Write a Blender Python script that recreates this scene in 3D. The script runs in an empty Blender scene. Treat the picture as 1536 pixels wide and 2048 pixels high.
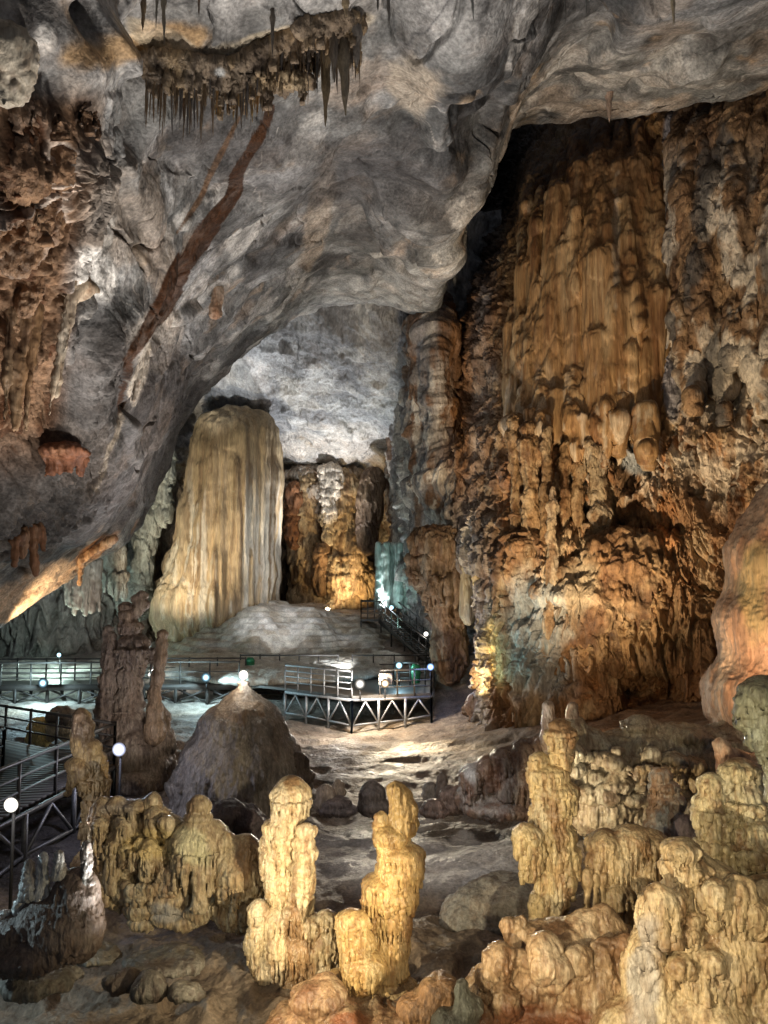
import bpy, math, random
import numpy as np
DQ = 1.0
from mathutils import Vector

rng = random.Random(11)
S = bpy.context.scene
COL = S.collection
PI = math.pi

# ---------------------------------------------------------------- camera
PITCH = math.radians(4.9)
F_PX = 1540.0
CZ = 7.0
cam = bpy.data.cameras.new('camera'); cam_o = bpy.data.objects.new('camera', cam); COL.objects.link(cam_o)
cam.sensor_fit = 'VERTICAL'; cam.sensor_height = 36; cam.lens = F_PX/2048*36
cam_o.location = (0, 0, CZ); cam_o.rotation_euler = (PI/2+PITCH, 0, 0)
cam.clip_start = 0.05; cam.clip_end = 500
S.camera = cam_o

# ---------------------------------------------------------------- world, exposure
w = bpy.data.worlds.new('World'); S.world = w; w.use_nodes = True
bg = w.node_tree.nodes['Background']
bg.inputs[0].default_value = (0.80, 0.86, 1.0, 1); bg.inputs[1].default_value = 0.065
S.view_settings.view_transform = 'Standard'; S.view_settings.look = 'None'
S.view_settings.exposure = 0.35; S.view_settings.gamma = 1
S.cycles.max_bounces = 4; S.cycles.diffuse_bounces = 2; S.cycles.glossy_bounces = 1
S.cycles.use_light_tree = True

def at(px, py, Y):
    cp, sp = math.cos(PITCH), math.sin(PITCH)
    px = np.asarray(px, float); py = np.asarray(py, float); Y = np.asarray(Y, float)
    x = (px-768)/F_PX; y = (1024-py)/F_PX
    dy = cp-y*sp; dz = sp+y*cp
    t = Y/dy
    return np.stack(np.broadcast_arrays(x*t, Y, CZ+dz*t), -1)

def V(px, py, Y): return Vector(at(px, py, Y).tolist())
def proj(P):
    cp, sp = math.cos(PITCH), math.sin(PITCH)
    x, y, z = P[..., 0], P[..., 1], P[..., 2]-CZ
    d = np.maximum(y*cp+z*sp, .2); u = -y*sp+z*cp
    return 768+x/d*F_PX, 1024-u/d*F_PX

# ---------------------------------------------------------------- lights (show lamps of the cave)
def light(kind, pos, energy, color, target=None, angle=60, blend=.6, size=.15):
    l = bpy.data.lights.new('lamp_light', kind)
    l.energy = energy; l.color = color
    if kind in ('POINT', 'SPOT'): l.shadow_soft_size = size
    if kind == 'SPOT': l.spot_size = math.radians(angle); l.spot_blend = blend
    o = bpy.data.objects.new('lamp_light', l); COL.objects.link(o); o.location = pos
    if target is not None:
        o.rotation_euler = (Vector(target)-Vector(pos)).to_track_quat('-Z', 'Y').to_euler()
    return o
WARM = (1, .74, .42); WHITE = (1, .93, .84); COOL = (.72, .86, 1); TEAL = (.5, .95, .9); ORANGE = (1, .6, .3)
YELL = (1, .82, .52)
def spot(pos, tgt, e, c, ang=60, size=.15): return light('SPOT', pos, e, c, tgt, ang, .8, size)
#LIGHTS
# foreground key lights, standing on the mud below the viewpoint
spot((-4.4, 10.2, 1.9), (.9, 14, 1.7), 1250, YELL, 75, .05)
spot((1.6, 9.3, 2.4), V(330, 1700, 16), 1400, YELL, 60, .05)
spot((-0.6, 7.0, 2.6), V(1330, 1800, 12), 1300, YELL, 60, .05)
spot((2.0, 3.5, 5.5), V(950, 1780, 15), 900, YELL, 80, .08)
spot((2.6, 16.4, 1.2), V(1300, 1530, 19), 600, YELL, 80, .08)
# mid ground
spot(V(770, 1367, 36), V(850, 1475, 30.5), 3000, (1, .85, .60), 60, .1)
spot(V(720, 1375, 35.8), V(620, 1450, 33), 500, WHITE, 90, .1)
# big curtain
spot(V(230, 1330, 43), V(430, 1000, 54), 5200, (1, .84, .60), 60, .1)
spot(V(680, 1270, 44), V(520, 1000, 55), 1500, (.95, .97, 1), 50, .2)
# far ceiling
spot(V(655, 1195, 55), V(600, 760, 56), 8000, (.92, .96, 1), 80, .3)
spot(V(345, 945, 46.5), V(405, 775, 50), 2600, (.95, .98, 1), 60, .2)
spot(V(770, 1215, 50.5), V(700, 780, 52), 3500, (.9, .95, 1), 70, .3)
# back wall behind curtain
spot(V(655, 1222, 57.5), V(640, 1050, 63), 2600, (1, .80, .50), 110, .2)
spot(V(730, 1215, 56), V(690, 1080, 62), 1400, (1, .72, .35), 90, .2)
spot(V(795, 1262, 46.8), V(788, 1120, 50.8), 380, TEAL, 70, .2)
# left rim and left wall
spot(V(60, 1300, 30), V(100, 1130, 33), 900, (1, .75, .45), 90, .2)
spot(V(150, 1320, 42), V(200, 1150, 50), 800, (1, .92, .80), 90, .2)
# main ceiling
spot((-6, 30, 2.0), V(560, 400, 30), 4600, (1, .93, .9), 110, .4)
spot((-3, 12, 1.0), V(150, 70, 15), 3200, (1, .95, .88), 90, .4)
spot((1.2, 17.6, .6), V(640, 60, 19), 5500, (1, .93, .85), 110, .4)
spot((8, 20, 2.5), V(1200, 80, 24), 9000, (.76, .90, 1), 90, .4)
spot((-6.5, 15.5, 1.2), V(60, 450, 17), 2000, (1, .90, .80), 80, .3)
# right wall
spot((4.5, 24, 2.5), V(1180, 780, 34), 7500, (1, .78, .5), 90, .25)
spot((11, 19, 3.5), V(1420, 600, 29), 9000, (1, .84, .62), 90, .25)
spot((5, 24.5, 1.6), V(1230, 1200, 32), 420, (1, .66, .36), 90, .25)
spot(V(900, 1390, 32), V(1090, 1230, 34), 220, TEAL, 70, .2)
spot((8.0, 15, 3.5), V(1500, 1150, 20), 900, (1, .62, .34), 80, .2)
spot(V(700, 1330, 42), V(560, 1250, 50), 650, (.9, .95, 1), 90, .2)
spot(V(300, 1350, 42.2), V(480, 1310, 46), 500, (1, .97, .9), 120, .2)
spot(V(560, 1352, 44.2), V(600, 1290, 49), 700, (1, .97, .92), 130, .2)
spot(V(770, 1340, 44.5), V(740, 1310, 47), 110, TEAL, 120, .2)
spot(V(520, 1100, 44), V(560, 1240, 50), 1100, (.95, .97, 1), 60, .3)
spot((-9.2, 12.5, 2.4), (-6, 11.8, 0), 330, (.7, .93, 1), 100, .08)
spot((3.0, 6.0, 4.6), V(1530, 1420, 10.2), 240, (1, .93, .68), 50, .06)
spot((-6.3, 21.2, 1.6), V(265, 1350, 26), 260, (1, .92, .86), 60, .1)
spot(V(945, 1398, 34.5), V(985, 1270, 36.6), 520, (1, .78, .35), 90, .1)
spot((0.6, 16.8, 4.4), V(850, 1690, 20), 300, (1, .95, .9), 80, .2)
#ENDLIGHTS

# ---------------------------------------------------------------- numpy noise
_P = np.random.RandomState(5).permutation(1024).astype(np.int32)
_G = np.random.RandomState(6).normal(size=(1024, 3)).astype(np.float32); _G /= np.linalg.norm(_G, axis=1)[:, None]
_R = np.random.RandomState(7).rand(1024, 3).astype(np.float32)
def _h(i, j, k): return _P[(_P[(_P[i & 1023]+j) & 1023]+k) & 1023]
def perlin(p):
    p = np.ascontiguousarray(p, dtype=np.float32); i = np.floor(p).astype(np.int32); f = p-i
    u = f*f*f*(f*(f*6-15)+10); r = 0
    for a in (0, 1):
        wa = u[:, 0] if a else 1-u[:, 0]
        for b in (0, 1):
            wb = u[:, 1] if b else 1-u[:, 1]
            for c in (0, 1):
                wc = u[:, 2] if c else 1-u[:, 2]
                g = _G[_h(i[:, 0]+a, i[:, 1]+b, i[:, 2]+c)]
                r = r+wa*wb*wc*(g[:, 0]*(f[:, 0]-a)+g[:, 1]*(f[:, 1]-b)+g[:, 2]*(f[:, 2]-c))
    return r*1.5
def fbm(P, s, octs=4, off=0., st=(1, 1, 1), gain=.5):
    q = np.asarray(P)*np.array(st)/s+off; a = 1.; r = 0; t = 0
    for o in range(octs):
        r = r+a*perlin(q); t += a; q = q*2.03+17.3; a *= gain
    return r/t*1.4
def ridged(P, s, octs=4, off=0., st=(1, 1, 1)):
    q = np.asarray(P)*np.array(st)/s+off; a = 1.; r = 0; t = 0
    for o in range(octs):
        r = r+a*(1-2*np.abs(perlin(q))); t += a; q = q*2.07+9.1; a *= .5
    return r/t
def worley(P, s, off=0., st=(1, 1, 1)):
    p = (np.asarray(P)*np.array(st)/s+off).astype(np.float32)
    i = np.floor(p-.5).astype(np.int32); d1 = np.full(len(p), 9., np.float32)
    for a in (0, 1):
        for b in (0, 1):
            for c in (0, 1):
                n = i+np.array([a, b, c], np.int32)
                o = _R[_h(n[:, 0], n[:, 1], n[:, 2])]*.7+.15
                d1 = np.minimum(d1, ((n+o-p)**2).sum(1))
    return np.sqrt(d1)
def facets(P, s, off=0.):                        # broken, tilted facets: (height, tone) per cell
    p = ((np.asarray(P)+fbm(P, s*1.2, 3, off+5)[:, None]*s*.5)/s+off).astype(np.float32); i = np.floor(p-.5).astype(np.int32)
    W = np.zeros(len(p), np.float32)+1e-9; H = np.zeros(len(p), np.float32); T = np.zeros(len(p), np.float32)
    for a in (0, 1):
        for b in (0, 1):
            for c in (0, 1):
                n = i+np.array([a, b, c], np.int32); hh = _h(n[:, 0], n[:, 1], n[:, 2]); v = p-n-(_R[hh]*.7+.15); w_ = np.exp(-26*(v**2).sum(1))
                W += w_; H += w_*((v*_G[hh]).sum(1)+_R[hh, 0]*.35); T += w_*_R[hh, 1]
    return H/W, T/W
def billow(P, s, octs=3, off=0., st=(1, 1, 1)):
    q = np.asarray(P)*np.array(st)/s+off; a = 1.; r = 0; t = 0
    for o in range(octs):
        r = r+a*np.abs(perlin(q)); t += a; q = q*2.1+9.1; a *= .5
    return r/t*2.6-.5
def bumps(P, s, off=0., st=(1, 1, 1)):          # rounded "popcorn" knobs, 0..1
    d = worley(P, s, off, st); return np.sqrt(np.clip(1-(d/.85)**2, 0, 1))
def ss(a, b, x):
    t = np.clip((x-a)/(b-a), 0, 1); return t*t*(3-2*t)
def tiers(P, T, off=0., wob=.35, teeth=.25, ts=.12, rag=1.0):
    """drape tiers: swelling downwards to a lip with dripping teeth, then an undercut; -> 0..1"""
    ph = P[:, 2]/T+fbm(P, T*1.6, 3, off)*wob*2+teeth*fbm(P, ts, 2, off+3, (1, 1, .12))*2
    f = 1-(ph-np.floor(ph))                       # 0 at tier top -> 1 at its lip
    return np.where(f < .86, np.sqrt(np.clip(f/.86, 0, 1)), (1-f)/.14)

def mixc(c, col, m):
    m = np.clip(m, 0, 1)[:, None]; return c*(1-m)+np.array(col, np.float32)*m

# ---------------------------------------------------------------- meshes
def vnormals(Vx, Q):
    a, b, c, d = Vx[Q[:, 0]], Vx[Q[:, 1]], Vx[Q[:, 2]], Vx[Q[:, 3]]
    n = np.cross(c-a, d-b); N = np.zeros_like(Vx)
    for k in range(4):
        for ax in range(3): N[:, ax] += np.bincount(Q[:, k], n[:, ax], len(Vx))
    return N/(np.linalg.norm(N, axis=1)[:, None]+1e-9)

def mk(name, Vx, Q, mat, col=None, label=None, cat=None, group=None, kind=None, parent=None, origin=None, smooth=True):
    Vx = np.asarray(Vx, np.float64)
    if origin is None: origin = np.zeros(3) if parent is None else np.zeros(3)
    origin = np.array(origin, float)
    me = bpy.data.meshes.new(name)
    me.vertices.add(len(Vx)); me.vertices.foreach_set('co', (Vx-origin).astype(np.float32).ravel())
    n = Q.shape[1]
    me.loops.add(len(Q)*n); me.loops.foreach_set('vertex_index', Q.astype(np.int32).ravel())
    me.polygons.add(len(Q)); me.polygons.foreach_set('loop_start', np.arange(0, len(Q)*n, n, dtype=np.int32))
    me.update(calc_edges=True); me.validate()
    if smooth: me.polygons.foreach_set('use_smooth', np.ones(len(me.polygons), bool))
    if col is not None:
        at_ = me.attributes.new('Col', 'FLOAT_COLOR', 'POINT')
        c4 = np.ones((len(Vx), 4), np.float32); c4[:, :3] = np.clip(col, 0.004, .9); at_.data.foreach_set('color', c4.ravel())
    me.materials.append(mat)
    o = bpy.data.objects.new(name, me); COL.objects.link(o)
    if parent is not None: o.parent = parent; o.location = Vector(origin)-parent.location
    else: o.location = origin
    return tag(o, label, cat, group, kind)
def tag(o, label=None, cat=None, group=None, kind=None):
    if label: o['label'] = label
    if cat: o['category'] = cat
    if group: o['group'] = group
    if kind: o['kind'] = kind
    return o
def empty(name, loc, label, cat, group=None):
    o = bpy.data.objects.new(name, None); COL.objects.link(o); o.location = loc; o.empty_display_size = .2
    return tag(o, label, cat, group)

def catmull(C, n, ease=None):                     # C (k, ...) -> (n, ...)
    k = len(C); t = np.linspace(0, k-1, n)
    if ease is not None: t = np.interp(np.linspace(0, 1, n), *ease)*(k-1)
    i = np.clip(t.astype(int), 0, k-2); f = t-i
    f = f.reshape((-1,)+(1,)*(C.ndim-1))
    p0 = C[np.maximum(i-1, 0)]; p1 = C[i]; p2 = C[i+1]; p3 = C[np.minimum(i+2, k-1)]
    return .5*(2*p1+(p2-p0)*f+(2*p0-5*p1+4*p2-p3)*f*f+(3*p1-p0-3*p2+p3)*f**3)
def gridq(nv, nu, flip=False):
    a = np.arange(nv*nu).reshape(nv, nu)
    q = np.stack([a[:-1, :-1], a[:-1, 1:], a[1:, 1:], a[1:, :-1]], -1).reshape(-1, 4)
    return q[:, ::-1] if flip else q
def loft(rows, nu, nv, ease=None):                           # rows (R, C, 3) of (px, py, Y)
    R = np.array(rows, float)
    R[..., 2] = 1/R[..., 2]
    nu = int(nu*DQ); nv = int(nv*DQ); G = catmull(R, nv, ease); G = catmull(np.swapaxes(G, 0, 1), nu); G = np.swapaxes(G, 0, 1)
    return G
def sculpt(Vx, Q, fn, towards=None):
    N = vnormals(Vx, Q)
    if towards is not None:
        s = np.sign(((towards-Vx)*N).sum(1)); s[s == 0] = 1
        if np.median(s) < 0: N = -N; Q = Q[:, ::-1]
    return Vx+N*fn(Vx)[:, None], Q

# signed distance blobs turned into a surface (surface nets)
class Blob:
    def __init__(s, h, k=.08): s.h = h/DQ; s.k = k; s.pr = []
    def ell(s, c, r, k=None):
        r = np.array([r, r, r], float) if np.isscalar(r) else np.array(r, float)
        s.pr.append(('e', np.array(c, float), r, k)); return s
    def cap(s, a, b, ra, rb, k=None): s.pr.append(('c', np.array(a, float), np.array(b, float), ra, rb, k)); return s
    def cut(s, c, r, k=None):
        r = np.array([r, r, r], float) if np.isscalar(r) else np.array(r, float)
        s.pr.append(('x', np.array(c, float), r, k)); return s
    def build(s):
        lo = np.full(3, 1e9); hi = -lo; bx = []
        for p in s.pr:
            if p[0] in 'ex': a, b = p[1]-p[2], p[1]+p[2]
            else: m = max(p[3], p[4]); a, b = np.minimum(p[1], p[2])-m, np.maximum(p[1], p[2])+m
            bx.append((a, b))
            if p[0] != 'x': lo = np.minimum(lo, a); hi = np.maximum(hi, b)
        h = s.h; lo = lo-4*h; n = np.ceil((hi+4*h-lo)/h).astype(int)+1
        Fd = np.full(n, 1., np.float32)
        for p, (a, b) in zip(s.pr, bx):
            k = p[-1] if p[-1] is not None else s.k
            m = k+3*h
            i0 = np.clip(((a-m-lo)/h).astype(int), 0, n-1); i1 = np.clip(((b+m-lo)/h).astype(int)+2, 1, n)
            if (i1 <= i0).any(): continue
            X = [lo[d]+h*np.arange(i0[d], i1[d], dtype=np.float32) for d in range(3)]
            x, y, z = X[0][:, None, None], X[1][None, :, None], X[2][None, None, :]
            if p[0] in 'ex':
                c, r = p[1], p[2]
                dx, dy, dz = (x-c[0]), (y-c[1]), (z-c[2])
                k0 = np.sqrt((dx/r[0])**2+(dy/r[1])**2+(dz/r[2])**2)
                k1 = np.sqrt((dx/r[0]**2)**2+(dy/r[1]**2)**2+(dz/r[2]**2)**2)+1e-6
                d = k0*(k0-1)/k1
            else:
                A, B = p[1], p[2]; ba = B-A; L = (ba**2).sum()+1e-9
                t = np.clip(((x-A[0])*ba[0]+(y-A[1])*ba[1]+(z-A[2])*ba[2])/L, 0, 1)
                d = np.sqrt((x-A[0]-ba[0]*t)**2+(y-A[1]-ba[1]*t)**2+(z-A[2]-ba[2]*t)**2)-(p[3]+(p[4]-p[3])*t)
            sl = tuple(slice(i0[q], i1[q]) for q in range(3)); f = Fd[sl]
            if p[0] == 'x':
                d = -d; hh = np.maximum(k-np.abs(f-d), 0)/k; Fd[sl] = np.maximum(f, d)+hh*hh*k*.25
            else:
                hh = np.maximum(k-np.abs(f-d), 0)/k; Fd[sl] = np.minimum(f, d)-hh*hh*k*.25
        for ax in range(3):
            sl = [slice(None)]*3; sl[ax] = 0; Fd[tuple(sl)] = 1; sl[ax] = -1; Fd[tuple(sl)] = 1
        return surfnet(Fd, lo, h)
def surfnet(Fd, lo, h):
    sg = Fd < 0; nx, ny, nz = Fd.shape
    c = np.zeros((nx-1, ny-1, nz-1), np.int8)
    cs = [(a, b, d) for a in (0, 1) for b in (0, 1) for d in (0, 1)]
    for a, b, d in cs: c += sg[a:nx-1+a, b:ny-1+b, d:nz-1+d]
    I, J, K = np.nonzero((c > 0) & (c < 8)); n = len(I)
    idx = np.full(c.shape, -1, np.int64); idx[I, J, K] = np.arange(n)
    fv = {q: Fd[I+q[0], J+q[1], K+q[2]] for q in cs}
    pos = np.zeros((n, 3)); cnt = np.zeros(n)
    for q in cs:
        for ax in range(3):
            if q[ax]: continue
            r = list(q); r[ax] = 1; r = tuple(r); fa, fb = fv[q], fv[r]
            m = (fa < 0) != (fb < 0); t = np.where(m, fa/np.where(m, fa-fb, 1), 0)
            for d in range(3): pos[:, d] += np.where(m, q[d]+(t if d == ax else 0), 0)
            cnt += m
    Vx = lo+h*(np.stack([I, J, K], 1)+pos/cnt[:, None])
    Qs = []
    for ax in range(3):
        u, v = [(1, 2), (2, 0), (0, 1)][ax]
        s0 = [slice(1, -1)]*3; s0[ax] = slice(0, -1); s1 = [slice(1, -1)]*3; s1[ax] = slice(1, None)
        A, B = sg[tuple(s0)], sg[tuple(s1)]
        W = np.nonzero(A != B); st = A[W]
        base = [W[0]+1, W[1]+1, W[2]+1]; base[ax] = W[ax]
        def cell(du, dv):
            b = [x.copy() for x in base]; b[u] = b[u]+du; b[v] = b[v]+dv
            return idx[b[0], b[1], b[2]]
        q = np.stack([cell(-1, -1), cell(0, -1), cell(0, 0), cell(-1, 0)], 1)
        q[~st] = q[~st][:, ::-1]; Qs.append(q)
    Q = np.concatenate(Qs); Q = Q[(Q >= 0).all(1)]
    return Vx, Q

# ---------------------------------------------------------------- materials
def nmat(name):
    m = bpy.data.materials.new(name); m.use_nodes = True
    return m, m.node_tree.nodes, m.node_tree.links, m.node_tree.nodes['Principled BSDF']
def stone(name, fine=.05, zs=1., bump=.5, dist=.03, rough=.55, spread=.25, spec=.5, var=.45, coarse=.4, hue=.25):
    m, N, L, B = nmat(name)
    g = N.new('ShaderNodeNewGeometry'); mp = N.new('ShaderNodeMapping'); L.new(g.outputs['Position'], mp.inputs[0])
    mp.inputs['Scale'].default_value = (1, 1, zs)
    at_ = N.new('ShaderNodeAttribute'); at_.attribute_name = 'Col'
    n1 = N.new('ShaderNodeTexNoise'); n1.inputs['Scale'].default_value = 1/coarse; n1.inputs['Detail'].default_value = 8; n1.inputs['Roughness'].default_value = .65
    n2 = N.new('ShaderNodeTexNoise'); n2.inputs['Scale'].default_value = 1/fine; n2.inputs['Detail'].default_value = 5; n2.inputs['Roughness'].default_value = .6
    n4 = N.new('ShaderNodeTexVoronoi'); n4.inputs['Scale'].default_value = 1/(fine*2.6)
    n3 = N.new('ShaderNodeTexNoise'); n3.inputs['Scale'].default_value = .55/coarse; n3.inputs['Detail'].default_value = 6; n3.inputs['Roughness'].default_value = .7
    for n in (n1, n2, n3, n4): L.new(mp.outputs[0], n.inputs['Vector'])
    r1 = N.new('ShaderNodeMapRange'); r1.inputs[1].default_value = .3; r1.inputs[2].default_value = .7
    r1.inputs[3].default_value = 1-var; r1.inputs[4].default_value = 1+var*.9; L.new(n1.outputs[0], r1.inputs[0])
    mu = N.new('ShaderNodeVectorMath'); mu.operation = 'SCALE'; L.new(at_.outputs[0], mu.inputs[0]); L.new(r1.outputs[0], mu.inputs[3])
    r2 = N.new('ShaderNodeMapRange'); r2.inputs[1].default_value = .35; r2.inputs[2].default_value = .65; r2.inputs[3].default_value = .76; r2.inputs[4].default_value = 1.26; L.new(n2.outputs[0], r2.inputs[0])
    m2 = N.new('ShaderNodeVectorMath'); m2.operation = 'SCALE'; L.new(mu.outputs[0], m2.inputs[0]); L.new(r2.outputs[0], m2.inputs[3]); mu = m2
    r3 = N.new('ShaderNodeMapRange'); r3.inputs[1].default_value = .5; r3.inputs[2].default_value = .72; r3.inputs[3].default_value = 0; r3.inputs[4].default_value = hue
    L.new(n3.outputs[0], r3.inputs[0])
    mx = N.new('ShaderNodeMix'); mx.data_type = 'RGBA'; mx.blend_type = 'MULTIPLY'
    L.new(r3.outputs[0], mx.inputs[0]); L.new(mu.outputs[0], mx.inputs[6]); mx.inputs[7].default_value = (.75, .42, .2, 1)
    L.new(mx.outputs[2], B.inputs['Base Color'])
    rr = N.new('ShaderNodeMapRange'); rr.inputs[1].default_value = .35; rr.inputs[2].default_value = .65
    rr.inputs[3].default_value = rough-spread; rr.inputs[4].default_value = rough+spread*.6; L.new(n3.outputs[0], rr.inputs[0]); L.new(rr.outputs[0], B.inputs['Roughness'])
    B.inputs['Specular IOR Level'].default_value = spec
    ad = N.new('ShaderNodeMath'); ad.operation = 'MULTIPLY_ADD'; L.new(n1.outputs[0], ad.inputs[0]); ad.inputs[1].default_value = 2.5; L.new(n2.outputs[0], ad.inputs[2])
    a2 = N.new('ShaderNodeMath'); a2.operation = 'MULTIPLY_ADD'; L.new(n4.outputs[0], a2.inputs[0]); a2.inputs[1].default_value = -.9; L.new(ad.outputs[0], a2.inputs[2]); ad = a2
    bp = N.new('ShaderNodeBump'); bp.inputs['Strength'].default_value = bump; bp.inputs['Distance'].default_value = dist
    L.new(ad.outputs[0], bp.inputs['Height']); L.new(bp.outputs[0], B.inputs['Normal'])
    return m
M_rock = stone('limestone_rock', .10, 1, .5, .08, .75, .12, .25, .60, .8)
M_wall = stone('dripstone_wall', .12, .45, .9, .14, .6, .2, .4, .5, .9)
M_flow = stone('flowstone', .06, .10, .6, .05, .62, .2, .45, .35, .4)
M_cal = stone('wet_calcite', .03, .35, .7, .03, .34, .2, .6, .35, .3)
M_dark = stone('dark_dripstone', .05, .35, .7, .05, .5, .2, .5, .4, .4)
M_mud = stone('damp_mud', .06, 1, .8, .05, .72, .22, .35, .5, .6)
def plain(name, c, rough=.5, metal=0., n=.25, sc=14):
    m, N, L, B = nmat(name)
    t = N.new('ShaderNodeTexNoise'); t.inputs['Scale'].default_value = sc; t.inputs['Detail'].default_value = 5
    tc = N.new('ShaderNodeTexCoord'); L.new(tc.outputs['Object'], t.inputs[0])
    r = N.new('ShaderNodeMapRange'); r.inputs[1].default_value = .3; r.inputs[2].default_value = .7; r.inputs[3].default_value = 1-n; r.inputs[4].default_value = 1+n; L.new(t.outputs[0], r.inputs[0])
    mu = N.new('ShaderNodeVectorMath'); mu.operation = 'SCALE'; mu.inputs[0].default_value = c; L.new(r.outputs[0], mu.inputs[3]); L.new(mu.outputs[0], B.inputs['Base Color'])
    B.inputs['Roughness'].default_value = rough; B.inputs['Metallic'].default_value = metal
    return m
M_steel = plain('galvanised_steel', (.30, .31, .32), .5, .4)
M_wood = plain('dark_wet_timber', (.035, .03, .027), .6)
M_rail = plain('dark_painted_rail', (.06, .055, .05), .45)
M_green = plain('green_plastic', (.02, .16, .07), .4)
M_black = plain('black_housing', (.008, .008, .009), .8)
M_sign = plain('pale_board', (.55, .52, .47), .5)
def emis(name, c, s_):
    m, N, L, B = nmat(name); B.inputs['Base Color'].default_value = (.0, .0, .0, 1); B.inputs['Specular IOR Level'].default_value = 0
    tc = N.new('ShaderNodeTexCoord'); ln = N.new('ShaderNodeVectorMath'); ln.operation = 'LENGTH'; L.new(tc.outputs['Object'], ln.inputs[0])
    mr = N.new('ShaderNodeMath'); mr.operation = 'MULTIPLY'; mr.inputs[1].default_value = -1/.036; L.new(ln.outputs['Value'], mr.inputs[0])
    pw = N.new('ShaderNodeMath'); pw.operation = 'EXPONENT'; L.new(mr.outputs[0], pw.inputs[0])
    ma = N.new('ShaderNodeMath'); ma.operation = 'MULTIPLY_ADD'; L.new(pw.outputs[0], ma.inputs[0]); ma.inputs[1].default_value = s_*1.3; ma.inputs[2].default_value = .0
    L.new(ma.outputs[0], B.inputs['Emission Strength']); B.inputs['Emission Color'].default_value = (*c, 1); return m
E_cool = emis('cool_lamp_glass', (.45, .8, 1), 30); E_white = emis('white_lamp_glass', (1, .95, .85), 40)
E_warm = emis('warm_lamp_glass', (1, .72, .45), 30); E_blue = emis('blue_lamp_glass', (.3, .5, 1), 30)
E_violet = emis('violet_white_lamp_glass', (.7, .75, 1), 40)
def water():
    m, N, L, B = nmat('pool_water'); B.inputs['Base Color'].default_value = (.045, .04, .03, 1); B.inputs['Roughness'].default_value = .04
    B.inputs['Specular IOR Level'].default_value = .8
    t = N.new('ShaderNodeTexNoise'); t.inputs['Scale'].default_value = 5
    b = N.new('ShaderNodeBump'); b.inputs['Strength'].default_value = .08; b.inputs['Distance'].default_value = .05
    L.new(t.outputs[0], b.inputs['Height']); L.new(b.outputs[0], B.inputs['Normal']); return m
M_water = water()

GREY = (.185, .185, .18); DGREY = (.075, .073, .072); LGREY = (.40, .40, .40); WHT = (.62, .60, .57)
BROWN = (.24, .125, .055); DBROWN = (.075, .03, .012); RUST = (.34, .15, .055); CREAM = (.55, .46, .33); YEL = (.60, .46, .24); TAN = (.40, .30, .19)
CAMP = np.array([0, 0, CZ])
def g2(px, py, cx, cy, rx, ry, ang=0):            # soft ellipse on the surface
    a = math.radians(ang); dx = px-cx; dy = py-cy
    u = (dx*math.cos(a)+dy*math.sin(a))/rx; v = (-dx*math.sin(a)+dy*math.cos(a))/ry
    return np.exp(-(u*u+v*v))
def seg(px, py, pts, wd):                          # distance mask to a polyline
    d = np.full(px.shape, 1e9)
    for (x0, y0, w0), (x1, y1, w1) in zip(pts[:-1], pts[1:]):
        L = (x1-x0)**2+(y1-y0)**2; t = np.clip(((px-x0)*(x1-x0)+(py-y0)*(y1-y0))/L, 0, 1)
        d = np.minimum(d, np.hypot(px-x0-t*(x1-x0), py-y0-t*(y1-y0))/(w0+(w1-w0)*t))
    return 1-ss(.7, 1.25, d*wd)

# ================================================================ LARGE STRUCTURE
# ---- main ceiling slab
rim = [(-700, 1560, 20), (-250, 1370, 26), (-20, 1250, 30), (120, 1170, 33), (235, 1085, 36), (297, 982, 38), (338, 882, 40), (384, 797, 42),
       (462, 727, 43), (548, 668, 44), (642, 610, 45), (755, 600, 45), (868, 622, 43.5), (888, 520, 42), (908, 430, 40), (955, 325, 38),
       (1055, 236, 36), (1205, 212, 33), (1390, 195, 31), (1560, 155, 29), (2300, -60, 25)]
nr = len(rim)
topx = np.linspace(-1500, 2900, nr)
rows = []
for v in (0, .12, .24, .36, .48, .6, .7, .8, .88, .95, 1):
    r = []
    for i, (x, y, Y) in enumerate(rim):
        tx, ty, tY = topx[i], -1900., 5.0+1.2*i/nr
        wv = v
        r.append((tx+(x-tx)*wv, ty+(y-ty)*wv, 1/(1/tY+(1/Y-1/tY)*wv)))
    rows.append(r)
G = loft(rows, 1000, 760, ((0, .2, 1), (0, .62, 1)))
px, py = G[..., 0], G[..., 1]
Yv = 1/G[..., 2]
Yv = Yv*(1-.12*g2(px, py, 20, 520, 240, 420)-.04*g2(px, py, 0, 150, 260, 200)+.07*g2(px, py, 330, 300, 200, 90)-.05*g2(px, py, 500, 170, 260, 60, -8)
         +.04*g2(px, py, 700, 420, 200, 120, -30)-.05*g2(px, py, 300, 800, 200, 90, -40)-.04*g2(px, py, 950, 170, 160, 90, -25)
         +.05*g2(px, py, 420, 640, 160, 60, -40)+.05*g2(px, py, 1250, 120, 300, 60, -10))
P = at(px, py, Yv).reshape(-1, 3)
rimP = at(px[-1], py[-1], Yv[-1])
nv, nu = px.shape
back = []
for q in range(1, 13):                             # thickness: the rim rolls back and up
    t = q/12; off = np.stack([0*px[-1]-(px[-1] > 860)*t*2.0, t*5+0*px[-1], 4*t**2+t*.6+0*px[-1]], 1); back.append(rimP+off)
P = np.concatenate([P, np.concatenate(back)]); nv += 12
Q = gridq(nv, nu)
vp = np.repeat(np.concatenate([np.interp(np.linspace(0, 1, px.shape[0]), (0, .2, 1), (0, .62, 1)), np.ones(12)]), nu)
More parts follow.
